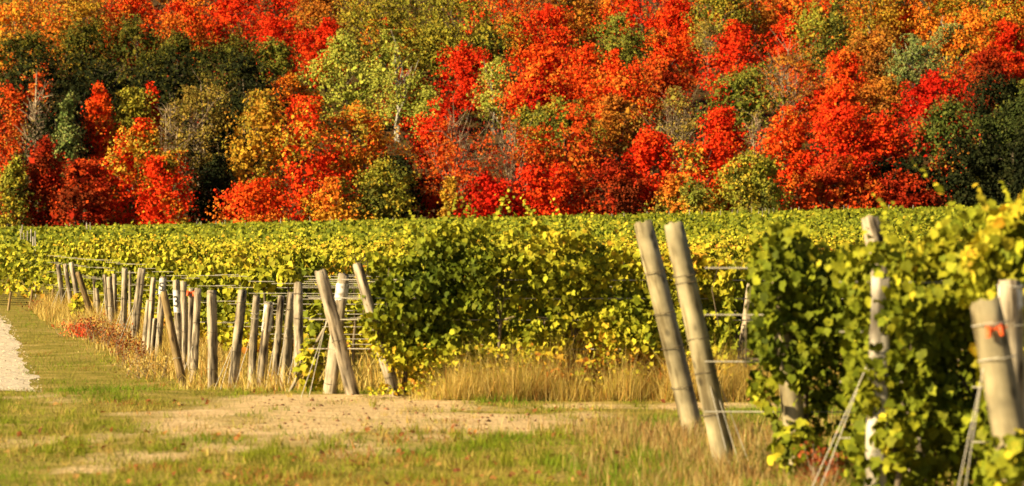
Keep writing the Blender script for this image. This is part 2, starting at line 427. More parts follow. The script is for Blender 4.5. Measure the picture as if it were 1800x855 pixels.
tree_n = 0
def make_tree(X, Y, W, H, kind, pal, label):
    global tree_n
    tree_n += 1
    r = np.random.default_rng(1000 + tree_n)
    z0 = float(ground(X, Y))
    name = {'conifer': 'conifer_tree', 'oak': 'oak_tree', 'poplar': 'poplar_tree', 'bush': 'shrub', 'bare': 'bare_tree',
            'narrow': 'slender_tree', 'airy': 'thin_tree'}.get(kind, 'broadleaf_tree')
    head = ' '.join(label.split()[:6])
    if kind == 'round':
        name = 'shade_filler_tree' if pal == 'shadefill' else 'poplar_tree' if 'green poplar,' in head else 'maple_tree' if 'maple' in head else name  # near-black trees are shade fillers; oak and bush shapes keep those names
    if 'birch' in head: name = 'birch_tree'
    root = obj(name, None, None, None, (X, Y, z0), label, 'shrub' if kind == 'bush' else 'tree', 'autumn trees on the hillside')
    root.rotation_euler[2] = 0
    cb = {'conifer': .08, 'poplar': .16, 'bush': .02, 'airy': .30, 'bare': .3, 'narrow': .14}.get(kind, .12)
    base = cb * H; Hc = H - base
    # ---- trunk and limbs
    n_st = {'airy': 4, 'bare': 4, 'bush': 3, 'poplar': 2}.get(kind, 1)
    tips = []
    for s in range(n_st):
        parts = []
        off = r.normal(size=2) * (.06 * W if n_st > 1 else 0.0)
        lean = r.normal(size=2) * .05 * W
        top = (.93 if kind in ('airy', 'bare', 'poplar', 'conifer') else .8) * H * (1 if s == 0 else r.uniform(.7, .95))
        rad = (.016 if kind in ('airy', 'bare') else .021) * H * (1 if s == 0 else .75)
        zs = np.linspace(-.3, top, 7)
        pts = np.stack([off[0] + lean[0] * np.clip(zs / H, 0, 2) ** 1.3 + r.normal(size=7) * .012 * W, off[1] + lean[1] * np.clip(zs / H, 0, 2) ** 1.3 + r.normal(size=7) * .012 * W, zs], 1)
        parts.append(tube(pts, rad * np.linspace(1.15, .22, 7), 6))
        nl = {'bare': 16, 'airy': 9, 'bush': 3}.get(kind, 6)
        for _ in range(nl):
            t = r.uniform(.25, .92); zb = t * top
            pb = np.array([np.interp(zb, zs, pts[:, k]) for k in range(3)])
            ang = r.uniform(0, 2 * math.pi)
            ln = (.22 + .26 * r.random()) * W * (1.25 - t * .7)
            up = r.uniform(.6, 1.5) * (1.5 if kind in ('bare', 'airy', 'poplar') else 1)
            d = np.array((math.cos(ang), math.sin(ang), up)); d /= np.linalg.norm(d)
            mid = pb + d * ln * .5 + r.normal(size=3) * .04 * W
            end = pb + d * ln + np.array((0, 0, .12 * ln)) + r.normal(size=3) * .05 * W
            parts.append(tube([pb, mid, end], rad * np.array((.42, .28, .10)), 4))
            if kind in ('bare', 'airy'):
                for _k in range(3):
                    e2 = mid + d * ln * .4 + r.normal(size=3) * .12 * W + np.array((0, 0, .2 * ln))
                    parts.append(tube([mid, e2], rad * np.array((.2, .07)), 3))
        bark = M_PALE_BARK if kind == 'poplar' else (M_TWIG if kind in ('bare', 'airy') else M_BARK)
        obj("trunk", tubes_mesh("trunk", parts), bark, root)
    # ---- crown
    P = PAL[pal]; pc = np.array([c for c, w in P]); pw = np.array([w for c, w in P], float); pw /= pw.sum()
    area = W * Hc
    dens = {'airy': .55, 'bare': .05, 'poplar': .85, 'narrow': .9}.get(kind, 1.0)
    if 'cut by the top' in label: dens *= .5
    n_leaf = int(np.clip(area * 72 * dens, 300, 5100))
    n_try = int(n_leaf * 2.6)
    # envelope: bumpy surface of boughs, gaps where the noise is low
    t = r.random(n_try) ** .9
    ang = r.uniform(0, 2 * math.pi, n_try)
    flip = (np.sin(ang) > 0) & (r.random(n_try) < .60)          # a little denser on the sunny side of the wood
    ang = np.where(flip, -ang, ang)
    ux, uy = np.cos(ang), np.sin(ang)
    bs = max(W * .16, .75)
    rad = profile(kind, t) * W / 2
    sx, sy, sz = ux * rad, uy * rad, base + t * Hc
    k1 = vnoise(sx / (bs * 1.7) + tree_n * 3.7, sy / (bs * 1.7), sz / (bs * 1.5))
    k2 = vnoise(sx / (bs * .7) + tree_n * 1.9, sy / (bs * .7) + 9, sz / (bs * .62))
    env = .42 + .78 * k1 + .50 * (k2 - .40)
    q = r.random(n_try) ** .42
    fz = 1 if kind == 'conifer' else 0
    px_, py_ = sx * env * q, sy * env * q
    pz_ = base + (sz - base) * (.74 + .40 * vnoise(px_ / (W * .24) + tree_n * 2.3, py_ / (W * .24), .5)) + (k2 - .5) * bs * 1.1 + r.normal(size=n_try) * .14
    # round the crown's top: leaves near the axis rise over those at the rim
    pos = np.stack([px_, py_, pz_], 1)
    pos += r.normal(size=(n_try, 3)) * .10
    g = fbm(pos[:, 0] / (bs * 1.05) + tree_n * 7.7, pos[:, 1] / (bs * 1.05), pos[:, 2] / (bs * .8), 2)
    keep = g > {'airy': .49, 'bare': .45, 'poplar': .48, 'narrow': .44, 'bush': .40}.get(kind, .42)
    pos, g, q, ux, uy, t, k2 = pos[keep][:n_leaf], g[keep][:n_leaf], q[keep][:n_leaf], ux[keep][:n_leaf], uy[keep][:n_leaf], t[keep][:n_leaf], k2[keep][:n_leaf]
    n_leaf = len(pos)
    pos[:, 2] = np.clip(pos[:, 2], .12, H * 1.03)
    nrm = np.stack([ux * .6, uy * .6, .25 + .8 * (t - .3)], 1) + r.normal(size=(n_leaf, 3)) * .75
    nz = vnoise(pos[:, 0] / (W * .26) + tree_n * 5.1, pos[:, 1] / (W * .26), pos[:, 2] / (W * .24))
    nz = np.clip((nz - .5) * 1.9 + .5 + r.normal(size=n_leaf) * .14, 0, .999)
    n_in = int(n_leaf * {'airy': .03, 'bare': 0, 'poplar': .07}.get(kind, .14))
    if n_in:
        j = r.integers(0, n_leaf, n_in)
        pin = pos[j] * np.array((.72, .72, .93)); pin[:, 2] = np.maximum(pin[:, 2], .3)
        pos = np.concatenate([pos, pin]); nrm = np.concatenate([nrm, r.normal(size=(n_in, 3))]); nz = np.concatenate([nz, nz[j]])
    n_out, n_leaf = n_leaf, len(pos)
    ci = np.searchsorted(np.cumsum(pw), nz).clip(0, len(P) - 1)
    sw = r.random(n_leaf) < .09
    ci[sw] = r.choice(len(P), sw.sum(), p=pw)
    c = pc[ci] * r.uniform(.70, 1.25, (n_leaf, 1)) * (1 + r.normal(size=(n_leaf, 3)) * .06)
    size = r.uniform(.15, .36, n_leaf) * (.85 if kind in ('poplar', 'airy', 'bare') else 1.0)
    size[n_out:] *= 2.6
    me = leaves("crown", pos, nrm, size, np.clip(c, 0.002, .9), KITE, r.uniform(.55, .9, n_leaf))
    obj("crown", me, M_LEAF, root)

# x centre, y of the top, width in the photograph; kind; colours; label;  front trees also give their depth
TREES = [
 (40, -14, 140, 'round', 'orange', "orange maple crown filling the top left corner of the hillside"),
 (142, -18, 120, 'round', 'gold', "brownish gold tree on the top edge beside the corner orange maple"),
 (232, -14, 110, 'round', 'orangered', "red-orange maple directly above the dark green oak band, near the top edge"),
 (328, 4, 96, 'round', 'orangered', "orange-red maple above the dark oaks, left of the brightest red top maple"),
 (412, -22, 110, 'round', 'red', "bright red maple at the top edge, left of the small dark conifer"),
 (487, -26, 62, 'conifer', 'darkgreen', "small dark conifer at the top edge between red maples"),
 (500, 26, 96, 'round', 'red', "scarlet maple just below the small top conifer"),
 (560, -14, 100, 'round', 'rust', "rust brown tree at the top edge, left of the wide olive tree"),
 (572, 42, 90, 'round', 'red', "crimson maple up and left of the tall pale green poplars"),
 (672, -24, 160, 'round', 'olive', "wide olive green tree at the top edge above the pale poplars"),
 (808, -20, 180, 'round', 'olive', "widest olive green tree at the top edge, with darker green beneath it"),
 (680, 30, 32, 'narrow', 'red', "small pointed red tree rising above the pale green poplars"),
 (652, 42, 44, 'round', 'orange', "small orange tree left of the pointed red tree"),
 (724, 46, 54, 'round', 'goldorange', "small golden orange tree right of the pointed red tree"),
 (772, 34, 84, 'round', 'olivegreen', "dull green tree under the widest olive tree"),
 (856, 44, 64, 'round', 'darkgreen', "dark green tree just above the round scarlet maple"),
 (906, 22, 66, 'round', 'goldorange', "yellow-orange tree beside the dark green tree, below the top edge"),
 (966, 10, 106, 'round', 'red', "large red maple near the top edge, above the orange maples of mid hillside"),
 (1022, -18, 90, 'round', 'gold', "olive gold tree at the top edge right of the large red maple"),
 (1092, 28, 130, 'oak', 'olivegreen', "broad dull green tree near the top, right of the large red maple"),
 (1084, -28, 76, 'round', 'orange', "orange crown at the top edge above the broad dull green tree"),
 (1188, 2, 88, 'round', 'red', "red maple near the top edge right of the broad dull green tree"),
 (1270, -20, 108, 'round', 'greengold', "gold and green tree at the top edge above the scarlet thicket"),
 (1328, 8, 66, 'round', 'olive', "olive tree near the top edge, left of the top orange-red maple"),
 (1380, -22, 78, 'round', 'orangered', "orange-red maple at the top edge right of two olive trees"),
 (1452, 2, 116, 'round', 'greengold', "brownish green tree near the top edge, left of the dark conifer"),
 (1522, 0, 70, 'round', 'orange', "orange tree near the top edge, next to the dark conifer on its left"),
 (1588, -40, 100, 'conifer', 'darkgreen', "large dark conifer at the top edge toward the right side"),
 (1588, 12, 66, 'round', 'orangered', "red-orange maple standing right in front of the large dark conifer"),
 (1664, -24, 88, 'round', 'olive', "green olive tree at the top edge right of the large dark conifer"),
 (1702, 18, 116, 'round', 'orange', "orange maple above the grey-green poplars"),
 (1778, -18, 100, 'round', 'goldorange', "golden orange tree in the top right corner of the hillside"),
 (1768, 38, 100, 'round', 'red', "red maple below the golden tree of the top right corner"),
 (42, 48, 120, 'oak', 'oakgreen', "dark green oak at the left edge, first of the oak band"),
 (145, 26, 130, 'oak', 'oakgreen', "dark green oak with the highest crown of the oak band"),
 (238, 34, 126, 'oak', 'oakgreen', "dark green oak in the middle of the oak band"),
 (322, 58, 116, 'oak', 'oakgreen', "dark green oak right of the oak band's middle"),
 (402, 58, 136, 'oak', 'oakgreen', "broad dark green oak near the right end of the oak band"),
 (486, 74, 80, 'oak', 'olivegreen', "lighter olive oak closing the oak band on the right"),
 (606, 60, 128, 'round', 'palegreen', "tall pale green poplar, left one of the pale pair"),
 (692, 66, 136, 'poplar', 'palegreen', "pale green poplar with white trunk showing, right one of the pale pair"),
 (822, 70, 108, 'round', 'red', "round scarlet maple right of the pale green poplars"),
 (950, 70, 136, 'round', 'orangered', "orange-red maple in the middle of the hillside below the large red maple"),
 (1036, 84, 100, 'round', 'orangered', "orange maple with reddish top left of the hillside's centre right thicket"),
 (1180, 50, 100, 'round', 'orangered', "glowing orange-red maple below the red maple of the top edge"),
 (1296, 48, 118, 'round', 'red', "scarlet thicket maple under the gold and green top tree"),
 (1246, 42, 66, 'airy', 'tan', "thin tan tree with bare twigs beside the scarlet thicket maple"),
 (1392, 36, 84, 'round', 'red', "red maple right of the scarlet thicket maple"),
 (1384, 88, 120, 'airy', 'rust', "rusty brown thin-leaved tree in mid hillside on the right"),
 (1482, 92, 80, 'round', 'orangered', "small orange-red maple left of the grey-green poplars"),
 (1536, 48, 98, 'round', 'rust', "brownish orange tree up and left of the grey-green poplars"),
 (1602, 70, 96, 'poplar', 'greygreen', "grey-green poplar, left one of the grey-green pair"),
 (1668, 44, 98, 'poplar', 'greygreen', "taller grey-green poplar, right one of the grey-green pair"),
 (1728, 92, 90, 'round', 'darkred', "dark brownish red tree right of the grey-green poplars"),
 (1780, 94, 80, 'round', 'red', "red maple on the right edge of the hillside, mid height"),
 (505, 128, 84, 'round', 'orange', "small orange maple under the right end of the oak band"),
 (516, 172, 60, 'round', 'red', "small bright red maple beneath the small orange maple"),
 (722, 128, 80, 'round', 'darkred', "dark reddish brown tree tucked under the pale poplars"),
 (876, 106, 96, 'poplar', 'yellowgreen', "pale yellow-green birch below the round scarlet maple"),
 (962, 114, 104, 'round', 'deepred', "deep red maple right of the pale yellow-green birch"),
 (1092, 98, 120, 'round', 'orangered', "wide orange-red maple above the tan thin-leaved tree"),
 (1166, 104, 96, 'round', 'rustred', "dark orange-red maple left of the broad olive oak"),
 (1302, 116, 156, 'oak', 'olivegreen', "broad olive green oak in the middle of the right hillside"),
 (1186, 164, 116, 'airy', 'tan', "tan thin-leaved tree with grey twigs below the broad olive oak"),
 (1418, 116, 82, 'round', 'red', "red maple between the broad olive oak and the grey-green poplars"),
 (1640, 120, 122, 'round', 'deepred', "deep red maple directly in front of the grey-green poplars"),
 (1000, 168, 104, 'round', 'greengold', "low yellow-green tree above the big red maples of the wood edge"),
 (1084, 164, 90, 'round', 'rust', "rusty orange tree left of the tan thin-leaved tree"),
 (752, 160, 52, 'narrow', 'yellowgreen', "little yellow tree under the right pale poplar"),
 (935, 178, 80, 'round', 'greengold', "greenish gold tree at the foot of the pale yellow-green birch"),
 (1552, 128, 90, 'round', 'rust', "rusty orange maple left of the deep red maple by the poplars"),
 (1480, 150, 90, 'round', 'orangered', "orange-brown maple above the brightest red maple of the wood edge"),
 (1794, 150, 80, 'oak', 'olivegreen', "olive green tree cut by the right edge of the photo"),
 (430, 104, 170, 'oak', 'shadefill', "dark filler tree coloured as shade under the broad dark oak"),  # oak-shaped fillers, the shade is put into their near-black leaves
 (300, 100, 170, 'oak', 'shadefill', "dark filler tree coloured as shade under the middle of the oak band"),
 (180, 96, 170, 'oak', 'shadefill', "dark filler tree coloured as shade under the highest oak"),
 (60, 100, 170, 'oak', 'shadefill', "dark filler tree coloured as shade behind the bare twigs at the left edge"),
 (1760, 140, 130, 'oak', 'shadefill', "dark filler tree coloured as shade behind the green trees of the right edge"),
 (30, -62, 170, 'round', 'gold', "gold crown cut by the top edge above the corner orange maple"),
 (150, -58, 160, 'round', 'orangered', "orange-red crown cut by the top edge above the brownish gold tree"),
 (275, -60, 160, 'round', 'rust', "rust coloured crown cut by the top edge between the top left maples"),
 (380, -64, 150, 'round', 'orange', "orange crown cut by the top edge left of the bright red top maple"),
 (500, -66, 150, 'round', 'red', "red crown cut by the top edge behind the small dark conifer"),
 (600, -60, 150, 'round', 'gold', "brownish gold crown cut by the top edge behind the rust brown tree"),
 (740, -64, 170, 'round', 'olivegreen', "green crown cut by the top edge between the two wide olive trees"),
 (880, -60, 160, 'round', 'orangered', "orange-red crown cut by the top edge right of the widest olive tree"),
 (975, -58, 150, 'round', 'rust', "rust coloured crown cut by the top edge behind the large red maple"),
 (1135, -60, 160, 'round', 'red', "red crown cut by the top edge behind the broad dull green tree"),
 (1215, -62, 140, 'round', 'orange', "orange crown cut by the top edge left of the gold and green top tree"),
 (1330, -62, 150, 'round', 'rust', "rust coloured crown cut by the top edge behind the olive tree"),
 (1430, -60, 150, 'round', 'orangered', "orange-red crown cut by the top edge above the brownish green tree"),
 (1530, -60, 140, 'round', 'gold', "gold crown cut by the top edge left of the large dark conifer"),
 (1635, -62, 140, 'round', 'orange', "orange crown cut by the top edge right of the large dark conifer"),
 (1730, -60, 150, 'round', 'olive', "olive crown cut by the top edge left of the top right corner"),
 (1820, -62, 150, 'round', 'orangered', "orange-red crown cut by the top right corner of the photo"),
 # wood edge, depth given
 (34, 132, 120, 'round', 'rustred', "rusty red tree at the left edge of the wood", 312),
 (62, 112, 84, 'bare', 'tan', "bare twiggy tree at the left edge in front of the dark oaks", 309),
 (120, 152, 50, 'narrow', 'greygreen', "slender grey-green tree standing in deep shade near the left edge", 306),
 (24, 272, 74, 'bush', 'greengold', "green and gold leafy shrub at the left end of the wood edge", 300),
 (178, 162, 66, 'narrow', 'orangered', "slender red-orange maple right of the slender grey-green tree", 309),
 (236, 146, 88, 'round', 'olive', "olive yellow tree between the slender red-orange maple and the tan trees", 310),
 (268, 148, 38, 'narrow', 'red', "small red treetop poking out of the olive yellow tree", 311),
 (348, 140, 132, 'airy', 'tan', "tall tan tree with bare grey trunks showing below its crown", 308),
 (302, 176, 58, 'bare', 'tan', "grey bare tree left of the tall tan tree", 305),
 (238, 224, 138, 'round', 'redgold', "bright red maple with orange flecks, front of the left wood edge", 303),
 (146, 284, 124, 'bush', 'darkred', "dark red bushy maple at the foot of the left wood edge", 299),
 (290, 276, 100, 'bush', 'redgold', "red and orange bushy maple beside the bare trunks", 299.5),
 (460, 176, 122, 'round', 'gold', "golden brown oval tree left of the large red and gold maple", 306),
 (450, 322, 116, 'bush', 'orangered', "low orange-red bush under the golden brown oval tree", 299),
 (548, 188, 132, 'round', 'redgold', "large red maple with orange and gold boughs, left part of the clump", 304),
 (640, 180, 142, 'round', 'goldorange', "golden orange maple touching the large red and gold maple", 306),
 (672, 280, 120, 'bush', 'greengold', "green and gold bushy tree in shadow under the golden orange maple", 300),
 (590, 320, 100, 'bush', 'goldorange', "low orange-gold bush at the foot of the large red and gold maple", 298),
 (770, 178, 124, 'round', 'red', "vivid red maple crown above the thin rusty trees", 309),
 (802, 222, 136, 'airy', 'rustred', "thin rusty red tree with pale bare stems, left of the big red maples", 303),
 (790, 310, 34, 'narrow', 'gold', "slim golden sapling in front of the thin rusty trees", 298.5),
 (906, 210, 126, 'airy', 'rustred', "thin rusty red tree right of the pale stems", 304),
 (860, 310, 120, 'bush', 'deepred', "deep red bush at the foot of the thin rusty trees", 299.5),
 (1000, 200, 160, 'round', 'rustred', "big dark red maple in the middle of the wood edge", 305),
 (960, 290, 120, 'bush', 'red', "red bushy maple at the foot of the big dark red maple", 300),
 (1086, 282, 116, 'bush', 'darkred', "dark red bush in shadow right of the big dark red maple", 300.5),
 (1145, 230, 102, 'round', 'red', "red maple right of the big dark red maple at the wood edge", 305),
 (1275, 176, 82, 'round', 'red', "tall bright red maple beside the pale bare tree", 309),
 (1240, 244, 126, 'round', 'redgold', "red and orange maple at the wood edge behind the two leaning posts", 304),
 (1200, 314, 120, 'bush', 'orangegreen', "orange and green low bush above the two leaning posts", 299),
 (1330, 190, 56, 'bare', 'tan', "pale bare tree between red maples above the golden shrub", 306),
 (1326, 264, 138, 'bush', 'greengold', "golden green rounded shrub standing forward at the wood edge", 298),
 (1388, 202, 116, 'round', 'orangered', "dark orange-red maple behind the golden green shrub", 305),
 (1472, 182, 126, 'round', 'red', "brightest red maple of the right wood edge", 304),
 (1548, 202, 110, 'round', 'red', "red maple joined to the brightest red maple on its right side", 305),
 (1462, 284, 150, 'bush', 'rustred', "dark rusty bush in shadow beneath the brightest red maple", 301),
 (1580, 300, 130, 'bush', 'darkred', "dark bush in shadow right of the rusty bush", 302),
 (1656, 184, 138, 'round', 'greenred', "green tree flecked with red under the deep red maple", 306),
 (1748, 200, 110, 'round', 'darkgreen', "dark green tree in shade behind the yellow vine shoots", 309),
 (1800, 164, 100, 'round', 'darkgreen', "dark green tree at the right edge of the wood", 306),
 (112, 190, 130, 'round', 'shadefill', "added tree coloured near-black as shade behind the slender grey-green tree at the left", 308),  # trees added in the dark gaps, shade painted into their leaf colour
 (385, 205, 120, 'round', 'shadefill', "added tree coloured near-black as shade behind the bare grey trunks", 310),
 (705, 285, 90, 'round', 'shadefill', "added tree coloured near-black as shade right of the green and gold bushy tree", 304),
 (1575, 265, 140, 'round', 'shadefill', "added tree coloured near-black as shade under the right end of the bright red maples", 304),
 (1705, 235, 140, 'round', 'shadefill', "added tree coloured near-black as shade right of the green tree flecked with red", 304),
 (1800, 240, 120, 'bush', 'shadefill', "added shrub coloured near-black as shade at the right edge of the wood", 301),
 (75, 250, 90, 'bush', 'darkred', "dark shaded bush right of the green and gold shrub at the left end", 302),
 (385, 280, 90, 'bush', 'shadefill', "filler bush coloured near-black as shade behind the bare trunks", 303),  # bush filling a dark gap, its leaf colour stands for shade
 (1700, 290, 120, 'bush', 'shadefill', "filler bush coloured near-black as shade under the green and red flecked tree", 303),
]

def hill_Y(xc, yt, w):
    """depth at which a tree of this apparent size stands on the hill with its top at yt"""
    Y = np.arange(306, 520, .5)
    W = w / F_PX * Y
    H = np.clip(W * 1.35, 7.5, 13.5)
    z = ground(PX(xc, Y), Y) + H
    i = int(np.argmin(np.abs((HOR - (z - CAM_H) * F_PX / Y) - yt)))
    return Y[i], W[i], H[i]

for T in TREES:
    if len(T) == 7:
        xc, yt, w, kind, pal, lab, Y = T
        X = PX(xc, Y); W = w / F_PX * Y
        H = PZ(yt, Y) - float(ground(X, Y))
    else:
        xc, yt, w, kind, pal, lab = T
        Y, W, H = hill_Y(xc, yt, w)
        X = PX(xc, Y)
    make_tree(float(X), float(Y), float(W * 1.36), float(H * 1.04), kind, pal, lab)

def build_undergrowth():
    r = np.random.default_rng(77)
    n = 1700
    cx = r.uniform(-85, 85, n); cy = 301 + 170 * r.random(n)
    k = 36
    X = np.repeat(cx, k) + r.normal(size=n * k) * 1.0; Y = np.repeat(cy, k) + r.normal(size=n * k) * .8
    Z = ground(X, Y) + np.repeat(r.uniform(1.2, 4.6, n), k) * r.random(n * k)
    pc = np.array([(.20, .06, .014), (.28, .13, .02), (.10, .08, .016), (.30, .03, .01), (.06, .06, .012)])
    c = pc[np.repeat(r.integers(0, 5, n), k)] * r.uniform(.6, 1.3, (n * k, 1))
    me = leaves("undergrowth", np.stack([X, Y, Z], 1), r.normal(size=(n * k, 3)) + np.array((0, -.2, .6)), r.uniform(.25, .6, n * k), c)
    obj("undergrowth", me, M_LEAF, kind="stuff", label="brown and rusty undergrowth between the hillside trees", cat="undergrowth")
build_undergrowth()

# ------------------------------------------------------------------ vines
_stops = np.array([0, .30, .55, .75, .90, 1.0])
_cols = np.array([(.055, .078, .005), (.165, .190, .010), (.34, .325, .018), (.56, .45, .028), (.64, .36, .025), (.42, .14, .02)])
def vine_col(h, r):
    h = np.clip(h, 0, 1)
    c = np.stack([np.interp(h, _stops, _cols[:, k]) for k in range(3)], 1)
    return c * r.uniform(.62, 1.32, (len(h), 1))

def vine_row_mesh(name, L, top, per_m, size, hue, seed, template, thick=.32, low=.25, hole=.42, shoots=2.5, start_taper=.5, lowyellow=.35, smooth=False, lowhole=.45):
    """leaf wall along local x: top(x) height, leaves hang in clumps with hollows between them"""
    r = np.random.default_rng(seed)
    n = int(L * per_m * 1.6)
    x = r.uniform(0, L, n)
    tz = top(x) * (.78 + .42 * fbm(x / .62, seed * 1.3, 0.0, 3))
    f = r.random(n) ** .9
    low = low(x) if callable(low) else low
    z = low + (tz - low) * f
    side = np.where(r.random(n) < .66, -1, 1)
    th = thick * (.25 + 1.5 * fbm(x / .42 + 3, z / .36, seed * 2.0, 2)) * (1 - .35 * f)
    y = side * th * r.random(n) ** .4 + r.normal(size=n) * .05
    k = fbm(x / .34 + seed, z / .30, y / .4 + seed, 2) + .45 * (vnoise(x / .95 + seed * 3.1, z / .75, seed) - .5)
    inner = r.random(n) < .16
    y = np.where(inner, r.normal(size=n) * .10, y)
    hole = hole(x) if callable(hole) else hole
    keep = ((k > hole * (.75 + lowhole * (1 - f))) | inner) & (x > start_taper * vnoise(z / .3, 3.0, seed))
    x, y, z, f, side = x[keep], y[keep], z[keep], f[keep], side[keep]
    n = len(x)
    nrm = np.stack([r.normal(size=n) * .75 - .1, side * .6 + r.normal(size=n) * .65, .35 + r.normal(size=n) * .6], 1)
    axis = np.stack([r.normal(size=n) * .5, side * .3, -1 + r.normal(size=n) * .4], 1)
    h = (hue(x) if callable(hue) else hue) + .34 * (fbm(x / 1.1 + seed, z / .8, seed, 2) - .5) * 2 + r.normal(size=n) * .10 + lowyellow * sstep(.45, .05, f) + .20 * sstep(.75, 1, f)
    sz = size * r.uniform(.6, 1.25, n)
    P, N, A, Hh, S = [np.stack([x, y, z], 1)], [nrm], [axis], [h], [sz]
    # young shoots standing out of the top
    ns = int(L * shoots)
    for _ in range(ns):
        x0 = r.uniform(0, L); z0 = float(top(np.array([x0]))[0]) * .95
        ln = r.uniform(.12, .48); dx, dy = r.normal() * .5, r.normal() * .35
        m = int(ln / (size * .42)) + 2
        t = np.linspace(0, 1, m)
        P.append(np.stack([x0 + dx * ln * t + r.normal(size=m) * size * .25, dy * ln * t + r.normal(size=m) * size * .25, z0 + ln * t], 1))
        N.append(np.stack([r.normal(size=m) * .6, -.5 + r.normal(size=m) * .6, .6 + r.normal(size=m) * .4], 1))
        A.append(r.normal(size=(m, 3)) + np.array((0, 0, -.4)))
        Hh.append((float(hue(x0)) if callable(hue) else hue) + .22 + r.normal(size=m) * .08); S.append(size * np.linspace(1, .55, m) * r.uniform(.7, 1.1, m))
    P, N, A, Hh, S = [np.concatenate(q) for q in (P, N, A, Hh, S)]
    return leaves(name, P, N, S, vine_col(Hh, r), template, .95, A, smooth)

def cane_mesh(seed, h=.95):
    r = np.random.default_rng(seed)
    parts = []
    zs = np.linspace(-.1, h, 6)
    pts = np.stack([np.cumsum(r.normal(size=6) * .03), np.cumsum(r.normal(size=6) * .02), zs], 1)
    parts.append(tube(pts, np.linspace(.034, .020, 6), 6))
    for s in (-1, 1):
        e = pts[-1]
        parts.append(tube([pts[-2], e + np.array((s * .12, 0, .05)), e + np.array((s * .6, r.normal() * .03, .08 + r.normal() * .04))], [.018, .015, .008], 5))
    for _ in range(4):
        e = pts[-1] + np.array((r.normal() * .3, 0, 0)); parts.append(tube([e, e + np.array((r.normal() * .12, r.normal() * .08, .45)), e + np.array((r.normal() * .2, r.normal() * .12, .8))], [.007, .006, .004], 4))
    return tubes_mesh("vine_trunk", parts)
CANES = [cane_mesh(300 + k) for k in range(4)]

_wire_cache = {}
def wire_mesh(L, rad=.006):
    key = (round(L, 1), rad)
    if key not in _wire_cache:
        n = max(3, int(L / 3.0))
        xs = np.linspace(0, L, n + 1)
        pts = np.stack([xs, np.zeros(n + 1), -.012 * np.abs(np.sin(xs * 1.2))], 1)
        _wire_cache[key] = tubes_mesh("wire", [tube(pts, rad, 4)])
    return _wire_cache[key]

def vine_row(X0, Y, meshes, label, group=None, wires=(), wire_from=0.0, wire_len=10, canes=(), rot=0.0, wrad=.0045, z=None):
    z = float(ground(X0 + 2, Y)) if z is None else z
    root = obj("vine_row", None, None, None, (X0, Y, z), label, "vine row", group)
    root.rotation_euler[2] = rot
    for me, dx in meshes:
        o = obj("foliage", me, M_VINE, root); o.location = (dx, 0, 0)
    for h in wires:
        o = obj("wire", wire_mesh(wire_len, wrad), M_WIRE, root); o.location = (wire_from, -.03, h)
    for i, cx in enumerate(canes):
        o = obj("vine_trunk", CANES[i % 4], M_BARK, root); o.location = (cx, 0, 0)
        o.rotation_euler[2] = (i * 1.7) % 3
    return root

# the dark green row behind the crossed posts
def top_main(x):
    X = x - 2.05
    return np.interp(X, [-2.1, -1.5, -1.0, -.3, .4, 1.1, 1.7, 2.4, 4, 9.5], [1.66, 1.92, 2.26, 2.42, 2.28, 2.02, 1.90, 1.84, 1.8, 1.9])
me_main = vine_row_mesh("foliage", 4.9, top_main, 2600, .086, lambda x: np.interp(x, [0, 1.2, 2.2, 3.0, 4.5], [.36, .27, .33, .46, .52]), 21, VINE, .55, .08, lambda x: np.interp(x, [0, 1.0, 1.4, 2.2, 2.8, 4.9], [.48, .48, .54, .53, .56, .58]), 8.0, .5, .50, False, .25)
def low_leaves():
    r = np.random.default_rng(211)
    n = 2600
    x = r.uniform(.2, 4.9, n); z = .06 + .78 * r.random(n) ** 1.2 * np.interp(x, [0, 1.5, 4.9], [.9, .8, 1.0]); y = -.15 - .5 * r.random(n)
    k = fbm(x / .3, z / .3, 5.0, 2) > .46
    x, y, z = x[k], y[k], z[k]; n = len(x)
    N = np.stack([r.normal(size=n) * .7, -.6 + r.normal(size=n) * .6, .3 + r.normal(size=n) * .6], 1)
    h = .66 + .16 * r.normal(size=n) + .10 * (fbm(x / .5, z / .4, 9.0) - .5)
    return leaves("foliage", np.stack([x, y, z], 1), N, r.uniform(.035, .085, n), vine_col(h, r), FOLD, .8)
me_low = low_leaves()
vine_row(-2.05, 40.0, [(me_main, 0), (me_low, 0)], "dense dark green vine row running right from the crossed posts", None,
         (.62, 1.0, 1.28, 1.52), -.6, 12.0, np.arange(.7, 4.6, 1.15), z=0.0, wrad=.007)

MIDS = [vine_row_mesh("foliage", 24, lambda x: 1.66 + 0 * x, 620, .125, .43 + .05 * k, 40 + k, FOLD, .38, .15, .42, 2.6, .4, .24) for k in range(3)]
GRP = "yellow-green vine rows behind the line of grey posts"
LBL = "yellow-green vine row, one of many stacked behind the line of grey posts"
def end_X(Y): return -2.3 - (Y - 39.5) * .236
k = 0
for Y in np.arange(42.3, 84.5, 2.2):
    gap = Y < 51
    X0 = end_X(Y) + .3 if not gap else -1.7 - (Y - 42) * .02
    off = [(MIDS[k % 3], 0.0)]
    wl = 20.0
    vine_row(X0, Y, off, LBL, GRP, (.62, .98, 1.24, 1.42), (end_X(Y) - X0) if gap else -.2, wl,
             (np.arange(.8, 8, 1.3) if Y < 52 else ()), z=float(ground(max(X0, -1), Y)) if gap else float(ground(X0 + 4, Y)))
    k += 1

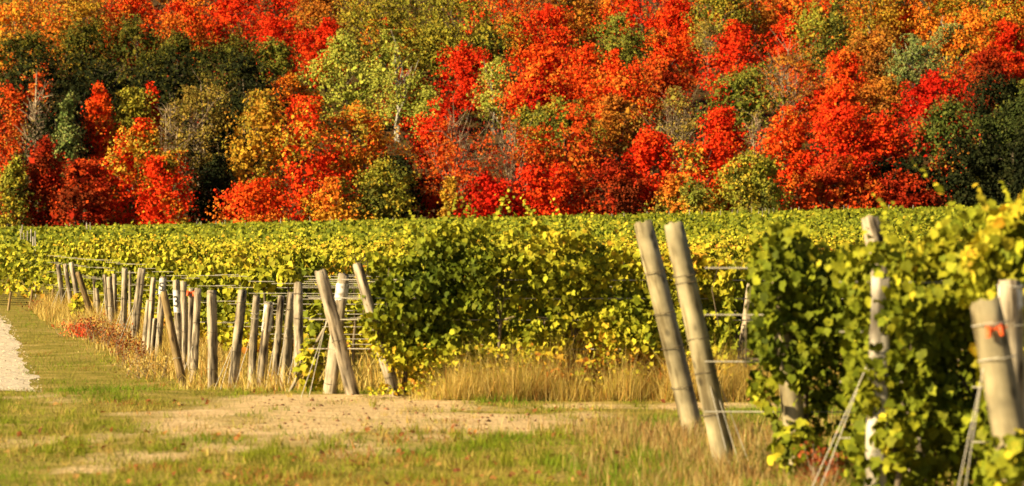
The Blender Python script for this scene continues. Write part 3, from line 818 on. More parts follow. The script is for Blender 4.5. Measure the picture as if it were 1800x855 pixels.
# small bunch of vine growing on the wires left of the crossed posts
def clump_mesh(name, n, rx, ry, rz, size, hue, seed, template=VINE):
    r = np.random.default_rng(seed)
    d = unit(r.normal(size=(n, 3))); p = d * (r.random((n, 1)) ** .4) * np.array((rx, ry, rz))
    return leaves(name, p, d + r.normal(size=(n, 3)) * .5 + np.array((0, -.3, .3)), size * r.uniform(.6, 1.2, n),
                  vine_col(hue + r.normal(size=n) * .12, r), template, .95, r.normal(size=(n, 3)) + np.array((0, 0, -1.)))
def vine_bush(x, y, Y, n, rx, rz, size, hue, seed, label):
    zc = PZ(y, Y); g = float(ground(PX(x, Y), Y))
    root = obj("grape_vine", None, None, None, (PX(x, Y), Y, g), label, "vine")
    o = obj("foliage", clump_mesh("foliage", n, rx, rx * .8, rz, size, hue, seed), M_VINE, root); o.location = (0, 0, zc - g)
    obj("vine_trunk", tubes_mesh("vine_trunk", [tube([(0, 0, -.1), (.04, .02, (zc - g) * .5), (-.02, 0, zc - g)], [.03, .025, .015], 6)]), M_BARK, root)
vine_bush(465, 492, 47, 150, .26, .20, .12, .50, 61, "small green vine bunch on the wires above the white-topped leaning post")
vine_bush(508, 486, 46, 110, .22, .18, .12, .58, 62, "small yellow-green vine bunch on the wires left of the crossed posts")
vine_bush(140, 545, 72, 230, .26, .40, .12, .62, 63, "small yellow-green vine bush at the foot of the leaning far post")
vine_bush(545, 650, 41.2, 150, .20, .42, .11, .62, 64, "low green and yellow vine growing beside the crossed posts")
vine_bush(560, 590, 42.4, 150, .24, .52, .11, .42, 65, "green vine shoots climbing between the grey posts and the crossed posts")

vine_bush(1782, 812, 19.2, 120, .16, .20, .10, .45, 66, "leafy green vine tuft over the foot of the ribbon post")
vine_bush(1528, 700, 24.0, 70, .10, .16, .095, .42, 67, "small vine spray overlapping the split whitish post")
vine_bush(1572, 770, 23.8, 130, .18, .28, .095, .46, 68, "low leafy vine tuft right of the split whitish post")
vine_bush(1400, 790, 26.4, 170, .24, .26, .095, .44, 69, "low green vine tuft spilling from the right row's ragged edge")
# rows at the right, near the camera
def top_r1(x):
    X = x + 2.2
    return np.interp(X, [2.1, 2.2, 2.38, 2.5, 2.65, 2.8, 3.1, 3.6, 4.2, 5, 8], [1.45, 1.85, 2.02, 2.20, 2.10, 1.92, 1.98, 2.04, 2.15, 2.18, 2.1])
me_r1 = vine_row_mesh("foliage", 6.0, top_r1, 2500, .092, .25, 71, VINE, .70, lambda x: np.interp(x, [0, .15, .35, .65], [.80, .55, .30, .04]), .55, 4.0, .10, .14, False, .08)
vine_row(2.08, 27.6, [(me_r1, 0)], "green vine row ending in a ragged edge right of the two leaning posts", None,
         (.55, 1.0, 1.42, 1.84), -.35, 6.5, np.arange(.6, 6, 1.1), wrad=.006)
def top_r2(x):
    X = x + 2.62
    return np.interp(X, [2.7, 3.0, 3.3, 3.6, 3.8, 4.0, 4.3, 6], [1.88, 2.05, 2.16, 2.34, 2.48, 2.36, 2.55, 2.5])
me_r2 = vine_row_mesh("foliage", 4.6, top_r2, 2500, .092, .32, 72, VINE, .72, .05, .53, 5.5, .1, .14, False, .05)
vine_row(2.62, 24.6, [(me_r2, 0)], "leafy vine row around the split pale post at the right", None,
         (.5, .95, 1.35, 1.75), .0, 4.8, np.arange(1.15, 4.6, 1.1), wrad=.006)
def top_r3(x):
    return np.interp(x, [0, .25, .5, 1.2, 4], [2.0, 2.22, 2.40, 2.58, 2.5])
me_r3 = vine_row_mesh("foliage", 3.4, top_r3, 1700, .10, .42, 73, VINE, .40, 1.62, .44, 6.0, .1, .0)
me_r3b = vine_row_mesh("foliage", 3.4, lambda x: 1.30 + 0 * x, 2000, .10, .44, 74, VINE, .45, .05, .48, .5, .1, .1, False, .1)
vine_row(3.25, 22.4, [(me_r3, 0), (me_r3b, .1)], "yellowest vine row with tall shoots at the far right", None,
         (.62, 1.02, 1.5), .1, 3.4, (.9, 2.0, 3.1), wrad=.007)

# far vineyard: one mass of rows up to the wood
def build_far():
    r = np.random.default_rng(90)
    Ps, Hs, Ss = [], [], []
    Y = 86.5
    while Y < 296:
        half = Y / 6 + 6
        L = 2 * half
        size = .17 if Y < 130 else (.24 if Y < 200 else .30)
        n = int(L * (115 if Y < 105 else 66 if Y < 130 else 34 if Y < 200 else 23))
        x = r.uniform(-half, half, n)
        left = -end_X(Y)
        f = r.random(n) ** .6
        tz = 1.62 * (.82 + .34 * fbm(x / .9, Y * 1.7, 0.0, 3)) + np.where(r.random(n) < .03, r.uniform(0, .35, n), 0)
        lo = .15 if Y < 105 else .6
        z = lo + (tz - lo) * f
        y = r.normal(size=n) * .22
        hue_y = .43 + .06 * vnoise(x / 8, Y / 8, 2.0)
        bound = np.interp(x, [-30, -10, 0, 20, 40], [96, 100, 118, 165, 190]) + 10 * (fbm(x / 9, Y / 9, 1.0) - .5)
        olive = sstep(-6, 8, Y - bound)
        h = hue_y * (1 - olive) + (.12 + .46 * fbm(x / 4, Y / 4, 7.0)) * olive
        h = h + r.normal(size=n) * .13 + .25 * sstep(.5, .0, f)
        Ps.append(np.stack([x, Y + y, ground(x, np.full(n, Y)) + z], 1)); Hs.append(h); Ss.append(size * r.uniform(.6, 1.2, n))
        Y += 2.4
        if abs(Y - 112) < 1.3 : Y += 4.5
    P = np.concatenate(Ps); H = np.concatenate(Hs); S = np.concatenate(Ss); n = len(P)
    N = np.stack([r.normal(size=n) * .6 - .2, -.6 + r.normal(size=n) * .6, .5 + r.normal(size=n) * .4], 1)
    me = leaves("vineyard_foliage", P, N, S, vine_col(H, r) * np.where(P[:, 1] > 118, .92, 1.0)[:, None], KITE, .85)
    obj("vineyard_foliage", me, M_VINE, kind="stuff", label="distant vineyard rows merging into one green band below the wood", cat="vineyard")
build_far()

# ------------------------------------------------------------------ posts
def post_mesh(L, r0, r1, seed, rough=.06, sides=14, split=False, cut=0.0):
    r = np.random.default_rng(seed)
    rings = 16
    V = []
    ph = r.uniform(0, 6.28, 5)
    for i in range(rings + 1):
        t = i / rings
        R = r0 + (r1 - r0) * t
        cx, cy = .10 * R * math.sin(3.1 * t + ph[0]), .10 * R * math.sin(2.3 * t + ph[1])
        for k in range(sides):
            a = 2 * math.pi * k / sides
            q = 1 + rough * (math.sin(2 * a + ph[2] + t) + .8 * math.sin(3 * a + ph[3] - 2 * t) + .7 * math.sin(5 * a + ph[4])) + r.normal() * rough * .45
            if split and k in (int(sides * .8), int(sides * .8) + 1): q *= .72 + .15 * math.sin(9 * t + ph[0])
            z = L * t
            if i == rings: z += cut * R * math.cos(a) + r.normal() * R * .12; q *= .93
            V.append((cx + R * q * math.cos(a), cy + R * q * math.sin(a), z))
    Fq = []
    for i in range(rings):
        for k in range(sides):
            Fq.append((i * sides + k, i * sides + (k + 1) % sides, (i + 1) * sides + (k + 1) % sides, (i + 1) * sides + k))
    b = rings * sides
    top = len(V)
    V.append((np.mean([V[b + k][0] for k in range(sides)]), np.mean([V[b + k][1] for k in range(sides)]), L - .08 * r1 + .0))
    for k in range(0, sides, 2):
        Fq.append((b + k, b + (k + 1) % sides, b + (k + 2) % sides, top))
    me = newmesh("wooden_post", np.array(V), np.array(Fq).ravel(), 4, None, True)
    return me

def ring_mesh(R, zc, rad=.006, tilt=.0, n=14, turns=1):
    pts = []
    for i in range(n * turns + 1):
        a = 2 * math.pi * i / n
        pts.append((R * math.cos(a), R * math.sin(a), zc + tilt * math.cos(a) + .012 * i / n))
    return tubes_mesh("wire_wrap", [tube(pts, rad, 4)])

# 7-segment-free stroke digits, drawn as thin painted ribbons on the front of the post
DIG = {'5': [(.42, 1), (-.40, 1), (-.42, .55), (.10, .60), (.42, .36), (.30, .05), (-.10, -.02), (-.42, .12)],
       '3': [(-.40, .92), (.05, 1.02), (.38, .82), (.28, .58), (-.08, .52), (.32, .46), (.42, .18), (.10, -.02), (-.40, .08)]}
def digit_mesh(ch, R, zc, h, ang):
    pts = DIG[ch]
    V, Fq, w = [], [], .085 * h
    for i in range(len(pts) - 1):
        (x0, y0), (x1, y1) = pts[i], pts[i + 1]
        dx, dy = (x1 - x0) * h * .62, (y1 - y0) * h
        l = math.hypot(dx, dy); nx, ny = -dy / l * w, dx / l * w
        base = len(V)
        for (px, py, s) in ((x0, y0, 1), (x0, y0, -1), (x1, y1, -1), (x1, y1, 1)):
            u = px * h * .62 + nx * s; v = (py - .5) * h + ny * s
            a = ang + u / R
            V.append(((R + .0) * math.cos(a), (R + .0) * math.sin(a), zc + v))
        Fq.append((base, base + 1, base + 2, base + 3))
    return newmesh("painted_number", np.array(V), np.array(Fq).ravel(), 4)

def band_mesh(R0, R1, z0, z1, seed, a0=0, a1=2 * math.pi):
    r = np.random.default_rng(seed)
    n = 20
    V = []
    for i in range(n + 1):
        a = a0 + (a1 - a0) * i / n
        for (R, z) in ((R0, z0 + r.normal() * .012), (R0 * .5 + R1 * .5, (z0 + z1) / 2), (R1, z1 + r.normal() * .008)):
            V.append((R * math.cos(a), R * math.sin(a), z))
    Fq = []
    for i in range(n):
        for k in range(2):
            b = i * 3 + k; Fq.append((b, b + 3, b + 4, b + 1))
    return newmesh("painted_band", np.array(V), np.array(Fq).ravel(), 4, None, True)

post_seed = 500
def post(xt, yt, xb, yb, w, Y, mat, label, name="wooden_post", group="grey end posts along the lane", wraps=(), wrapmat=None, guy=None, guys=2,
         taper=.9, rough=.085, split=False, paint=None, digit=None, ribbon=None, dY=0.0, cut=.15, sides=14):
    global post_seed
    post_seed += 1
    rs = random.Random(post_seed)
    top = Vector((PX(xt, Y + dY), Y + dY, PZ(yt, Y + dY)))
    bot = Vector((PX(xb, Y), Y, PZ(yb, Y)))
    d = (top - bot).normalized()
    # carry the foot down into the soil
    p = bot.copy()
    for _ in range(400):
        if p.z <= float(ground(p.x, p.y)) - .12: break
        p = p - d * .01
    L = (top - p).length
    r0 = w / F_PX * Y / 2
    me = post_mesh(L, r0 * 1.06, r0 * taper, post_seed, rough, sides, split, cut)
    o = obj(name, me, mat, None, None, label, "post", group)
    o.rotation_mode = 'QUATERNION'
    q = d.to_track_quat('Z', 'Y')
    o.matrix_world = Matrix.Translation(p) @ q.to_matrix().to_4x4()
    bpy.context.view_layer.update()
    o.location = p; o.rotation_quaternion = q
    inv = (Matrix.Translation(p) @ q.to_matrix().to_4x4()).inverted()
    def R_at(z): return r0 * (1.06 + (taper - 1.06) * z / L)
    # local angle that looks to the camera
    fl = inv.to_3x3() @ Vector((0, -1, 0)); fang = math.atan2(fl.y, fl.x)
    for t in wraps:
        obj("wire_wrap", ring_mesh(R_at(t * L) * 1.10 + .002, t * L, max(.004, .07 * r0 * .5), rs.uniform(-.02, .02)), wrapmat or M_DARKWIRE, o)
    if guy:
        gx, gy, t = guy
        for k in range(guys):
            a = Vector((PX(gx, Y), Y - .25 + .1 * k, 0)); a.x += .10 * k
            a.z = float(ground(a.x, a.y)) - .03
            b = p + d * (L * (t + .03 * k))
            A, B = inv @ a, inv @ b
            obj("anchor_wire", tubes_mesh("anchor_wire", [tube([A, B], .0048 * (Y / 40) ** .5, 4)]), M_WIRE, o)
    if paint:
        z0, z1 = L * paint[0], L * paint[1]
        obj("painted_band", band_mesh(R_at(z0) * 1.06, R_at(z1) * 1.06, z0, z1, post_seed), M_WHITE, o)
        if digit:
            dg = obj("painted_number", digit_mesh(digit, R_at((z0 + z1) / 2) * 1.13 + .004, z0 + (z1 - z0) * .5, (z1 - z0) * .42, fang - .25), M_BLACK, o)
    if ribbon:
        z = ribbon * L; R = R_at(z)
        parts = [tube([(R * 1.15 * math.cos(a), R * 1.15 * math.sin(a), z) for a in np.linspace(fang - .35, fang + .75, 7)], .010 * (Y / 22) ** .3, 5)]
        c = Vector((R * 1.25 * math.cos(fang), R * 1.25 * math.sin(fang), z))
        tang = Vector((-math.sin(fang), math.cos(fang), 0))
        s = .05 * (Y / 22) ** .25
        for sgn in (-1, 1):
            parts.append(tube([c, c + tang * sgn * s * .7 + Vector((0, 0, s * .35)), c + tang * sgn * s * .9 + Vector((0, 0, -s * .9))], [s * .2, s * .5, s * .35], 6))
        obj("ribbon", tubes_mesh("ribbon", parts), M_ORANGE, o)
    return o

O, B_, N_ = M_OLD, M_BROWN, M_NEW
# line of end posts along the lane, far to near
post(102, 465, 113, 545, 9, 80, O, "leftmost far grey post of the line, leaning toward the lane", guy=(88, 0, .6), guys=2)
post(115, 464, 126, 545, 8, 79, O, "second far grey post from the line's left end, close beside the leftmost", guy=(100, 0, .6), guys=1)
post(125, 462, 138, 540, 9, 77, O, "third far grey post from the line's left end, standing tallest of that cluster")
post(136, 479, 160, 556, 10, 71, B_, "strongly leaning brown-topped post near the line's far left end", paint=None)
post(141, 463, 145, 540, 7, 82, O, "short post top showing behind the far left cluster of posts")
post(166, 476, 168, 560, 6, 76, O, "thin post top half hidden by vines behind the far cluster")
post(169, 507, 175, 570, 8, 70, O, "low thick post right of the strongly leaning far post", wraps=(.7,))
post(184, 483, 191, 575, 8, 67, O, "left one of a tight pair of pale far posts", guy=(172, 0, .7), guys=1)
post(191, 487, 197, 584, 10, 65, O, "pale-topped right one of a tight pair of far posts", wraps=(.8, .5))
post(201, 482, 203, 575, 10, 68, O, "post behind the tight pair, half hidden by leaves")
post(219, 472, 216, 598, 12, 62, O, "upright grey post before the widest post of the far half", wraps=(.6,), guy=(196, 0, .55), guys=3)
post(229, 477, 228, 580, 6, 66, O, "thin stake right behind the upright grey post")
post(249, 472, 235, 612, 15, 59, O, "widest grey post of the far half, leaning left at its foot", wraps=(.8, .45), split=True, guy=(207, 0, .72), guys=2)
post(261, 528, 252, 620, 9, 57.5, O, "short thin post just left of the weathered numbered posts")
post(270, 488, 262, 622, 11, 56.5, O, "grey post directly left of the post marked 5", wraps=(.72,))
post(287, 487, 276, 625, 13, 55, O, "grey post with white painted top marked 5", wraps=(.45,), paint=(.80, .985), digit='5', guy=(262, 0, .6), guys=2)
post(272, 560, 266, 640, 9, 54.5, O, "short stub post between the post marked 5 and the brown leaning post")
post(309, 493, 317, 640, 13, 53, O, "grey post with white painted patch marked 3", paint=(.66, .90), digit='3')
post(322, 495, 326, 650, 13, 51.5, O, "dark cracked post touching the post marked 3", wraps=(.9, .5), split=True, ribbon=None)
post(288, 513, 320, 672, 15, 47.5, B_, "smooth brown pole leaning across in front of the numbered posts", rough=.02, wraps=(.34,), wrapmat=M_WIRE, cut=0)
post(336, 508, 335, 640, 10, 51, O, "thin post with a small orange ribbon at its top", ribbon=.96)
post(348, 507, 339, 668, 14, 49, O, "wavy grey post right of the thin ribbon post", wraps=(.65, .2), guy=(318, 0, .5), guys=1, rough=.09)
post(371, 511, 373, 684, 18, 45.5, O, "straight grey post standing alone in the gap of the line", wraps=(.97, .62, .3), split=True)
post(426, 510, 408, 684, 17, 45, O, "grey post leaning right, first of the near cluster of six", wraps=(.88, .45), guy=(372, 0, .62), guys=2)
post(451, 520, 441, 686, 15, 44.2, O, "grey post with a pale wire loop, left of the white-topped leaning post", wraps=(.84, .8), wrapmat=M_WIRE, guy=(408, 0, .75), guys=1)
post(473, 533, 457, 688, 17, 43.4, O, "leaning grey post with white painted patch and tangled wire on top", wraps=(.99, 1.0), wrapmat=M_WIRE, paint=(.73, .98), rough=.09)
post(494, 520, 481, 688, 13, 43.2, O, "narrow grey post right of the white-topped leaning post", guy=(466, 0, .8), guys=1)
post(511, 514, 499, 688, 14, 42.6, O, "grey post squeezed between the narrow post and the tall upright post", wraps=(.85, .6), guy=(484, 0, .8), guys=1)
post(525, 497, 526, 692, 18, 42.0, O, "tall upright grey post with dark cracked top at the near cluster's right end", wraps=(.9, .7), split=True, guy=(505, 0, .6), guys=1)
GX = "crossed end posts of the dark vine row"
post(604, 483, 581, 694, 23, 40.8, O, "pale white-daubed post of the crossed pair, leaning right", group=GX, paint=(.80, .93), split=True, rough=.08, wraps=(.15,), guy=None)
post(562, 477, 622, 698, 22, 40.0, O, "dark-topped post leaning left across its crossed partner", group=GX, wraps=(.47,), guy=(530, 0, .7), guys=2)
post(570, 578, 508, 692, 6, 41.2, O, "thin grey brace pole propped against the crossed posts", name="brace_pole", group=None, rough=.02, sides=8)
post(628, 464, 697, 700, 20, 39.85, O, "leaning post half buried in leaves right of the crossed pair", group=GX, wraps=(.5, .2))
# the two tall new posts
GT = "two tall leaning round posts"
post(1128, 391, 1222, 770, 36, 32.0, N_, "left one of two tall leaning round posts beside the track", group=GT, wraps=(.78, .60, .45, .28), rough=.012, taper=.97, cut=.05, sides=18)
post(1185, 393, 1275, 830, 38, 28.3, N_, "right one of two tall leaning round posts beside the track", group=GT, wraps=(.80, .77, .55, .42, .26), rough=.012, taper=.97, cut=.05, sides=18,
     guy=(1283, 0, .62), guys=3)
# posts of the right rows
GR = "end posts of the right vine rows"
post(1324, 486, 1306, 645, 20, 41.4, O, "grey post behind many wires between the leaning posts and right vines", group=GR, wraps=(.9, .6, .3))
post(1366, 482, 1384, 640, 40, 27.34, N_, "thick pale post stub poking out of the leaves at the right row's end", group=GR, rough=.02, cut=.25)
post(1526, 384, 1610, 800, 36, 25.8, O, "leaning post with split top rising above the right vines", group=GR, split=True)
post(1546, 488, 1538, 900, 34, 24.02, M_PALE_BARK, "split whitish post standing in front of the right vines", group=GR, rough=.12, split=True, wraps=(.62,), wrapmat=M_WIRE, guy=(1400, 0, .74), guys=2)
post(1734, 530, 1800, 900, 62, 19.6, N_, "thick pale leaning post with an orange ribbon, far right", group=GR, rough=.02, taper=.92, ribbon=.905, wraps=(.92, .80), wrapmat=M_WIRE, guy=(1640, 0, .9), guys=2, sides=18)
post(1776, 494, 1790, 900, 46, 21.6, O, "grey post with white bound top behind the ribbon post", group=GR, paint=(.90, .985), wraps=(.98, .84), wrapmat=M_WIRE, rough=.08)
# small stakes of the far left block
for x, y0, y1, Y in ((19, 514, 556, 81), (57, 509, 552, 83), (94, 508, 552, 84)):
    post(x, y0, x - 6, y1, 5, Y, B_, {19: "small brown stake nearest the left edge beside the lane", 57: "small brown stake between the left edge and the far posts", 94: "small brown stake just left of the far posts"}[x],
         name="vineyard_stake", group="small stakes at the far end of the lane", rough=.03, sides=8)

def stake_mesh():
    V, Fq = tube([(0, 0, -.2), (.01, 0, 1.0), (0, .01, 2.0)], [.030, .028, .026], 6)
    return newmesh("far_stake", V, Fq.ravel(), 4, None, True)
ST = stake_mesh()
M_STAKE = wood_mat("bleached_stake", (.52, .46, .36), (.42, .36, .27), (.24, .20, .14), 20, .3)
spots = [(36, 152), (41, 138), (45, 127), (49, 118), (53, 109), (58, 101), (63, 95)]
spots += [(x, Y) for x, Y in ((151, 196), (157, 188), (162, 180), (308, 230), (346, 236), (352, 228), (379, 240), (391, 250), (398, 236), (430, 210), (491, 232),
          (113, 250), (124, 262), (547, 240), (582, 228), (600, 250), (690, 240), (1079, 250), (1096, 238), (1137, 255), (1175, 246), (1212, 240), (1236, 250), (1266, 238),
          (1288, 250), (1297, 246), (1322, 262), (1333, 240), (1341, 232), (1350, 238), (1360, 246), (1345, 270), (1392, 268), (1403, 262), (1482, 270), (1490, 262), (1560, 268), (1605, 255), (20, 262))]
for x, Y in spots:
    X = PX(x, Y)
    o = obj("vineyard_stake", ST, M_STAKE, None, (X, Y, float(ground(X, Y))), "thin pale stake standing among the distant vines", "stake", "thin pale stakes in the distant vineyard")
    o.rotation_euler = (random.gauss(0, .03), random.gauss(0, .03), random.random() * 6)
    o.scale = (1, 1, random.uniform(.92, 1.06))

# ------------------------------------------------------------------ grasses and weeds
def blades(name, X, Y, h, w, cols, lean=.45, seg=2, seed=0):
    r = np.random.default_rng(seed + 900)
    n = len(X)
    Z = ground(X, Y) - .01
    yaw = r.uniform(0, 2 * math.pi, n)
    la = r.uniform(0, 2 * math.pi, n); lm = np.abs(r.normal(size=n)) * lean * h
    sx, sy = np.cos(yaw) * w / 2, np.sin(yaw) * w / 2
    dx, dy = np.cos(la) * lm, np.sin(la) * lm
    B = np.stack([X, Y, Z], 1)
    S = np.stack([sx, sy, 0 * sx], 1)
    D = np.stack([dx, dy, 0 * dx], 1)
    U = np.stack([0 * h, 0 * h, h], 1)
    V = np.stack([B - S, B + S, B + D * .35 + U * .6 + S * .7, B + D * .35 + U * .6 - S * .7, B + D + U + S * .08, B + D + U - S * .08], 1)
    f = np.array([[0, 1, 2, 3], [3, 2, 4, 5]])
    if seg == 1:
        V = V[:, (0, 1, 4, 5)]; f = np.array([[0, 1, 2, 3]])
    Fq = (f[None] + (np.arange(n) * V.shape[1])[:, None, None]).reshape(-1)
    me = newmesh(name, V.reshape(-1, 3), Fq, 4, np.repeat(cols, len(f), axis=0))
    return me

def build_grass():
    r = np.random.default_rng(5)
    # short turf in the foreground and along the lane
    n = 400000
    u = r.random(n)
    Y = 1 / (1 / 23.5 + (1 / 84 - 1 / 23.5) * u ** .9)
    X = r.uniform(-1, 1, n) * (Y / 6 + .8)
    s = soil_mask(X, Y)
    tuft = fbm(X / .45, Y / .9, 31.0)
    bare = (r.random(n) < (1 - s * 1.05)) & (r.random(n) < .08 + 1.5 * np.clip(tuft - .33, 0, 1))
    lane = (Y > 42.6) & (X < lane_right(Y) + .05 + .2 * r.normal(size=n)) & (X > lane_right(Y) - 3.4)
    rowblock = (Y > 41.5) & (X > end_X(Y) + .2)
    k = bare & ~lane & ~rowblock
    X, Y, tuft, s = X[k], Y[k], tuft[k], s[k]; n = len(X)
    big = fbm(X / 1.4, Y / 2.6, 12.0)
    green = np.clip((big - .40) * 3.2 + .60 + .3 * sstep(40, 44, Y) + r.normal(size=n) * .22 + .25 * sstep(31, 26, Y), 0, 1)[:, None]
    dry = np.array((.46, .33, .075)); gr = np.array((.23, .27, .016)); lush = np.array((.14, .24, .012))
    c = dry * (1 - green) + gr * green
    lu = np.maximum(sstep(.60, .72, big), .85 * sstep(.40, .60, big + .25 * sstep(-1.5, 1.5, X) * sstep(33, 29, Y) - .12))[:, None] * (.5 + .5 * r.random((n, 1))); c = c * (1 - lu) + lush * lu
    rusty = (fbm(X / .8, Y / 1.2, 44.0) > .66) & (r.random(n) < .5)
    c[rusty] = np.array((.38, .15, .04))
    c = c * r.uniform(.65, 1.35, (n, 1))
    h = r.uniform(.025, .065, n) * (.6 + 1.1 * np.clip(tuft, 0, 1)) * (1 + .9 * lu[:, 0])
    obj("grass", blades("grass", X, Y, h, r.uniform(.006, .013, n), c, .8, seg=1, seed=1), M_GRASS, kind="stuff",
        label="short patchy turf in the foreground and beside the lane", cat="grass")
    # taller tufts
    m_, kb = 5200, 14
    Yt = 1 / (1 / 23.5 + (1 / 43 - 1 / 23.5) * r.random(m_) ** .9); Xt = r.uniform(-1, 1, m_) * (Yt / 6 + .6)
    gk = fbm(Xt / 1.1, Yt / 1.9, 12.5)
    kk = (r.random(m_) < np.clip((gk - .40) * 4, .05, 1)) & (r.random(m_) < 1 - .9 * soil_mask(Xt, Yt)) & ~((Yt > 41) & (Xt > end_X(Yt)))
    Xt, Yt, gk = Xt[kk], Yt[kk], gk[kk]; m_ = len(Xt)
    lushm = r.random(m_) < np.clip((gk - .35) * 3, .15, .95)
    ct = np.where(lushm[:, None], np.array((.25, .27, .018)), np.array((.50, .36, .09))) * r.uniform(.7, 1.25, (m_, 1))
    ht = r.uniform(.04, .12, m_) * (.6 + gk)
    X2 = np.repeat(Xt, kb) + r.normal(size=m_ * kb) * .035; Y2 = np.repeat(Yt, kb) + r.normal(size=m_ * kb) * .035
    obj("grass_tufts", blades("grass_tufts", X2, Y2, np.repeat(ht, kb) * r.uniform(.6, 1.2, m_ * kb), r.uniform(.006, .012, m_ * kb), np.repeat(ct, kb, axis=0) * r.uniform(.8, 1.2, (m_ * kb, 1)), .6, seg=1, seed=9),
        M_GRASS, kind="stuff", label="taller green and yellow grass tufts dotting the foreground turf", cat="grass")
    # tall straw under the dark row and between the rows
    n = 60000
    X = r.uniform(-1.3, 6, n); Y = r.uniform(38.75, 40.1, n)
    lo = sstep(-1.4, -.2, X)
    clump = fbm(X / .35, Y / .35, 3.0)
    k = r.random(n) < .06 + 1.6 * lo * np.clip(clump - .30, 0, 1)
    X, Y, lo, clump = X[k], Y[k], lo[k], clump[k]; n = len(X)
    h = (.10 + .30 * r.random(n) ** 1.6 + .12 * np.abs(r.normal(size=n))) * (.4 + .8 * lo) * (.35 + 1.3 * clump)
    pc = np.array([(.64, .46, .12), (.56, .37, .08), (.70, .54, .17), (.36, .31, .04), (.46, .22, .045)])
    c = pc[r.choice(5, n, p=[.30, .24, .18, .17, .11])] * r.uniform(.75, 1.25, (n, 1))
    obj("straw_grass", blades("straw_grass", X, Y, h, r.uniform(.004, .009, n), c, .55, seg=1, seed=2), M_GRASS, kind="stuff",
        label="tall straw-coloured grass along the foot of the dark vine row", cat="grass")
    # straw between mid rows and round the post line
    n = 70000
    Y = r.uniform(41.5, 84, n); t = r.random(n)
    X = end_X(Y) - .9 + t * 1.7 + r.normal(size=n) * .3
    m = r.random(n) < .45
    X = np.where(m, r.uniform(0, 1, n) * (Y / 6 + 2 - end_X(Y)) + end_X(Y) - .3, X)
    clump = fbm(X / .5, Y / .7, 13.0)
    k = (r.random(n) < .15 + 1.2 * (clump - .3)) & (X > lane_right(Y) + .9)
    X, Y, clump = X[k], Y[k], clump[k]; n = len(X)
    out = np.clip(end_X(Y) - X, 0, 2)
    h = r.uniform(.12, .5, n) * (.5 + .9 * clump) * np.clip(1 - .55 * out, .2, 1)
    c = pc[r.choice(5, n, p=[.36, .26, .2, .06, .12])] * r.uniform(.75, 1.25, (n, 1))
    obj("straw_grass", blades("straw_grass", X, Y, h, r.uniform(.008, .016, n), c, .55, seed=3), M_GRASS, kind="stuff",
        label="dry straw grass round the line of grey posts and between the rows", cat="grass")
    # dry brown grass by the two tall posts and right vines
    n = 26000
    Y = r.uniform(24.5, 33.5, n); X = r.normal(size=n) * .55 + np.interp(Y, [24, 28, 33], [2.35, 2.1, 1.55])
    m = r.random(n) < .35
    X = np.where(m, r.uniform(.6, 7, n), X); 
    clump = fbm(X / .4, Y / .7, 23.0)
    k = (r.random(n) < .1 + 1.3 * np.clip(clump - .38, 0, 1) * 2)
    X, Y, clump = X[k], Y[k], clump[k]; n = len(X)
    h = r.uniform(.07, .30, n) * (.4 + .9 * clump)
    pc2 = np.array([(.48, .32, .11), (.36, .20, .06), (.56, .42, .16), (.20, .22, .03), (.30, .13, .04)])
    c = pc2[r.choice(5, n, p=[.32, .22, .2, .16, .10])] * r.uniform(.75, 1.25, (n, 1))
    obj("dry_grass", blades("dry_grass", X, Y, h, r.uniform(.005, .010, n), c, .5, seed=4), M_GRASS, kind="stuff",
        label="brown dry grass at the feet of the two tall leaning posts", cat="grass")
build_grass()

def weed(x, y, Y, hgt, wid, n, pal, label, seed, sz=.05):
    r = np.random.default_rng(seed)
    X = PX(x, Y); g = float(ground(X, Y))
    root = obj("weed_plant", None, None, None, (X, Y, g), label, "weed", "wild plants in the verge")
    parts, P, N = [], [], []
    for _ in range(n):
        b = np.array((r.normal() * wid * .3, r.normal() * wid * .3, 0)); hh = hgt * r.uniform(.55, 1.05)
        e = b + np.array((r.normal() * wid * .4, r.normal() * wid * .4, hh))
        m = (b + e) / 2 + r.normal(size=3) * .03
        parts.append(tube([b - np.array((0, 0, .03)), m, e], [.007, .005, .002], 4))
        q = r.integers(14, 26); t = r.uniform(.2, 1, q)[:, None]
        P.append(b + (e - b) * t + r.normal(size=(q, 3)) * .055); N.append(r.normal(size=(q, 3)) + np.array((0, -.4, .7)))
    P, N = np.concatenate(P), np.concatenate(N)
    pc = np.array(pal); c = pc[r.integers(0, len(pc), len(P))] * r.uniform(.7, 1.25, (len(P), 1))
    obj("stem", tubes_mesh("stem", parts), M_TWIG, root)
    obj("leaves", leaves("leaves", P, N, r.uniform(.6, 1.3, len(P)) * sz, c, FOLD, .6), M_GRASS, root)
RUST = [(.42, .13, .03), (.34, .09, .025), (.50, .22, .05), (.26, .08, .02)]
weed(135, 588, 63, .34, .40, 26, [(.80, .20, .05), (.76, .30, .10), (.70, .12, .04)], "low orange weed at the left foot of the far posts", 1, .055)
weed(152, 590, 62, .34, .22, 14, [(.78, .07, .02), (.70, .14, .04)], "small red weed beside the low orange weed", 2, .055)
weed(165, 590, 61, .60, .4, 18, RUST, "rusty weed right of the small red weed, below the strongly leaning post", 3)
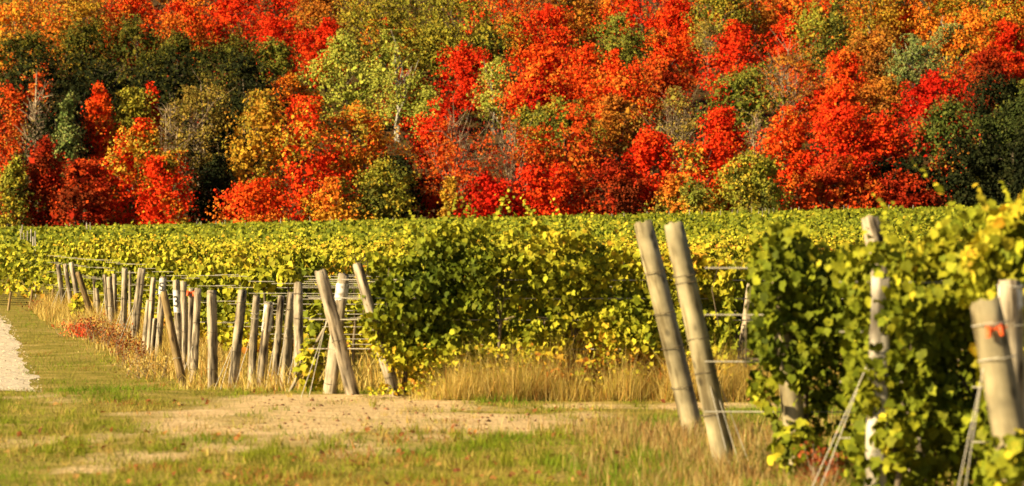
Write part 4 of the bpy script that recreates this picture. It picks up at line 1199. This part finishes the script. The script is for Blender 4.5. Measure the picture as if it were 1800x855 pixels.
weed(190, 600, 59, .62, .4, 18, RUST, "rusty weed below the tight pair of far posts", 4)
weed(212, 612, 56.5, .60, .4, 18, RUST, "rusty weed in front of the upright grey post", 5)
weed(236, 632, 53.5, .50, .4, 16, RUST, "brown weed in front of the widest far post", 6)
weed(66, 545, 80, .32, .34, 10, RUST, "little brown weed on the turf left of the far posts", 7)
weed(262, 650, 50.5, .42, .5, 16, [(.58, .40, .12), (.50, .30, .08), (.62, .46, .16)], "straw-coloured weed clump in front of the numbered posts", 8)
weed(1445, 800, 25.4, .42, .18, 14, [(.40, .10, .03), (.30, .07, .02)], "reddish brown dead weed at the foot of the right vines", 9)

def fallen():
    r = np.random.default_rng(8)
    n = 1300
    Y = r.uniform(24, 41, n); X = r.uniform(-1, 1, n) * (Y / 6 + .3)
    g = (fbm(X / 1.2, Y / 1.8, 51.0) > .5) & (soil_mask(X, Y) < .3 + .4 * r.random(n))
    X, Y = X[g], Y[g]; n = len(X)
    pc = np.array([(.30, .10, .03), (.42, .17, .05), (.22, .07, .03), (.5, .28, .08)])
    me = leaves("fallen_leaves", np.stack([X, Y, ground(X, Y) + .03], 1), r.normal(size=(n, 3)) * .5 + np.array((0, -.3, 1)), r.uniform(.04, .09, n), pc[r.integers(0, 4, n)] * r.uniform(.7, 1.2, (n, 1)), FOLD, .8)
    obj("fallen_leaves", me, M_GRASS, kind="stuff", label="reddish brown fallen leaves scattered over the turf", cat="leaves")
    # clods on the bare soil
    n = 230
    parts = []
    for _ in range(n):
        for _t in range(30):
            y = r.uniform(31, 40); x = r.uniform(-3.2, 1.5)
            if soil_mask(x, y) > .6: break
        s = r.uniform(.007, .020) * (1 if r.random() < .85 else 1.8)
        c = np.array((x, y, float(ground(x, y)) + s * .2))
        parts.append(tube([c + (0, 0, -s * .3), c + r.normal(size=3) * s * .2 + (0, 0, s * .2), c + (0, 0, s * .6)], [s, s * .95, s * .3], 6))
    obj("soil_clods", tubes_mesh("soil_clods", parts, False), M_CLOD, kind="stuff", label="dark clods lying on the bare soil of the track", cat="soil")
fallen()
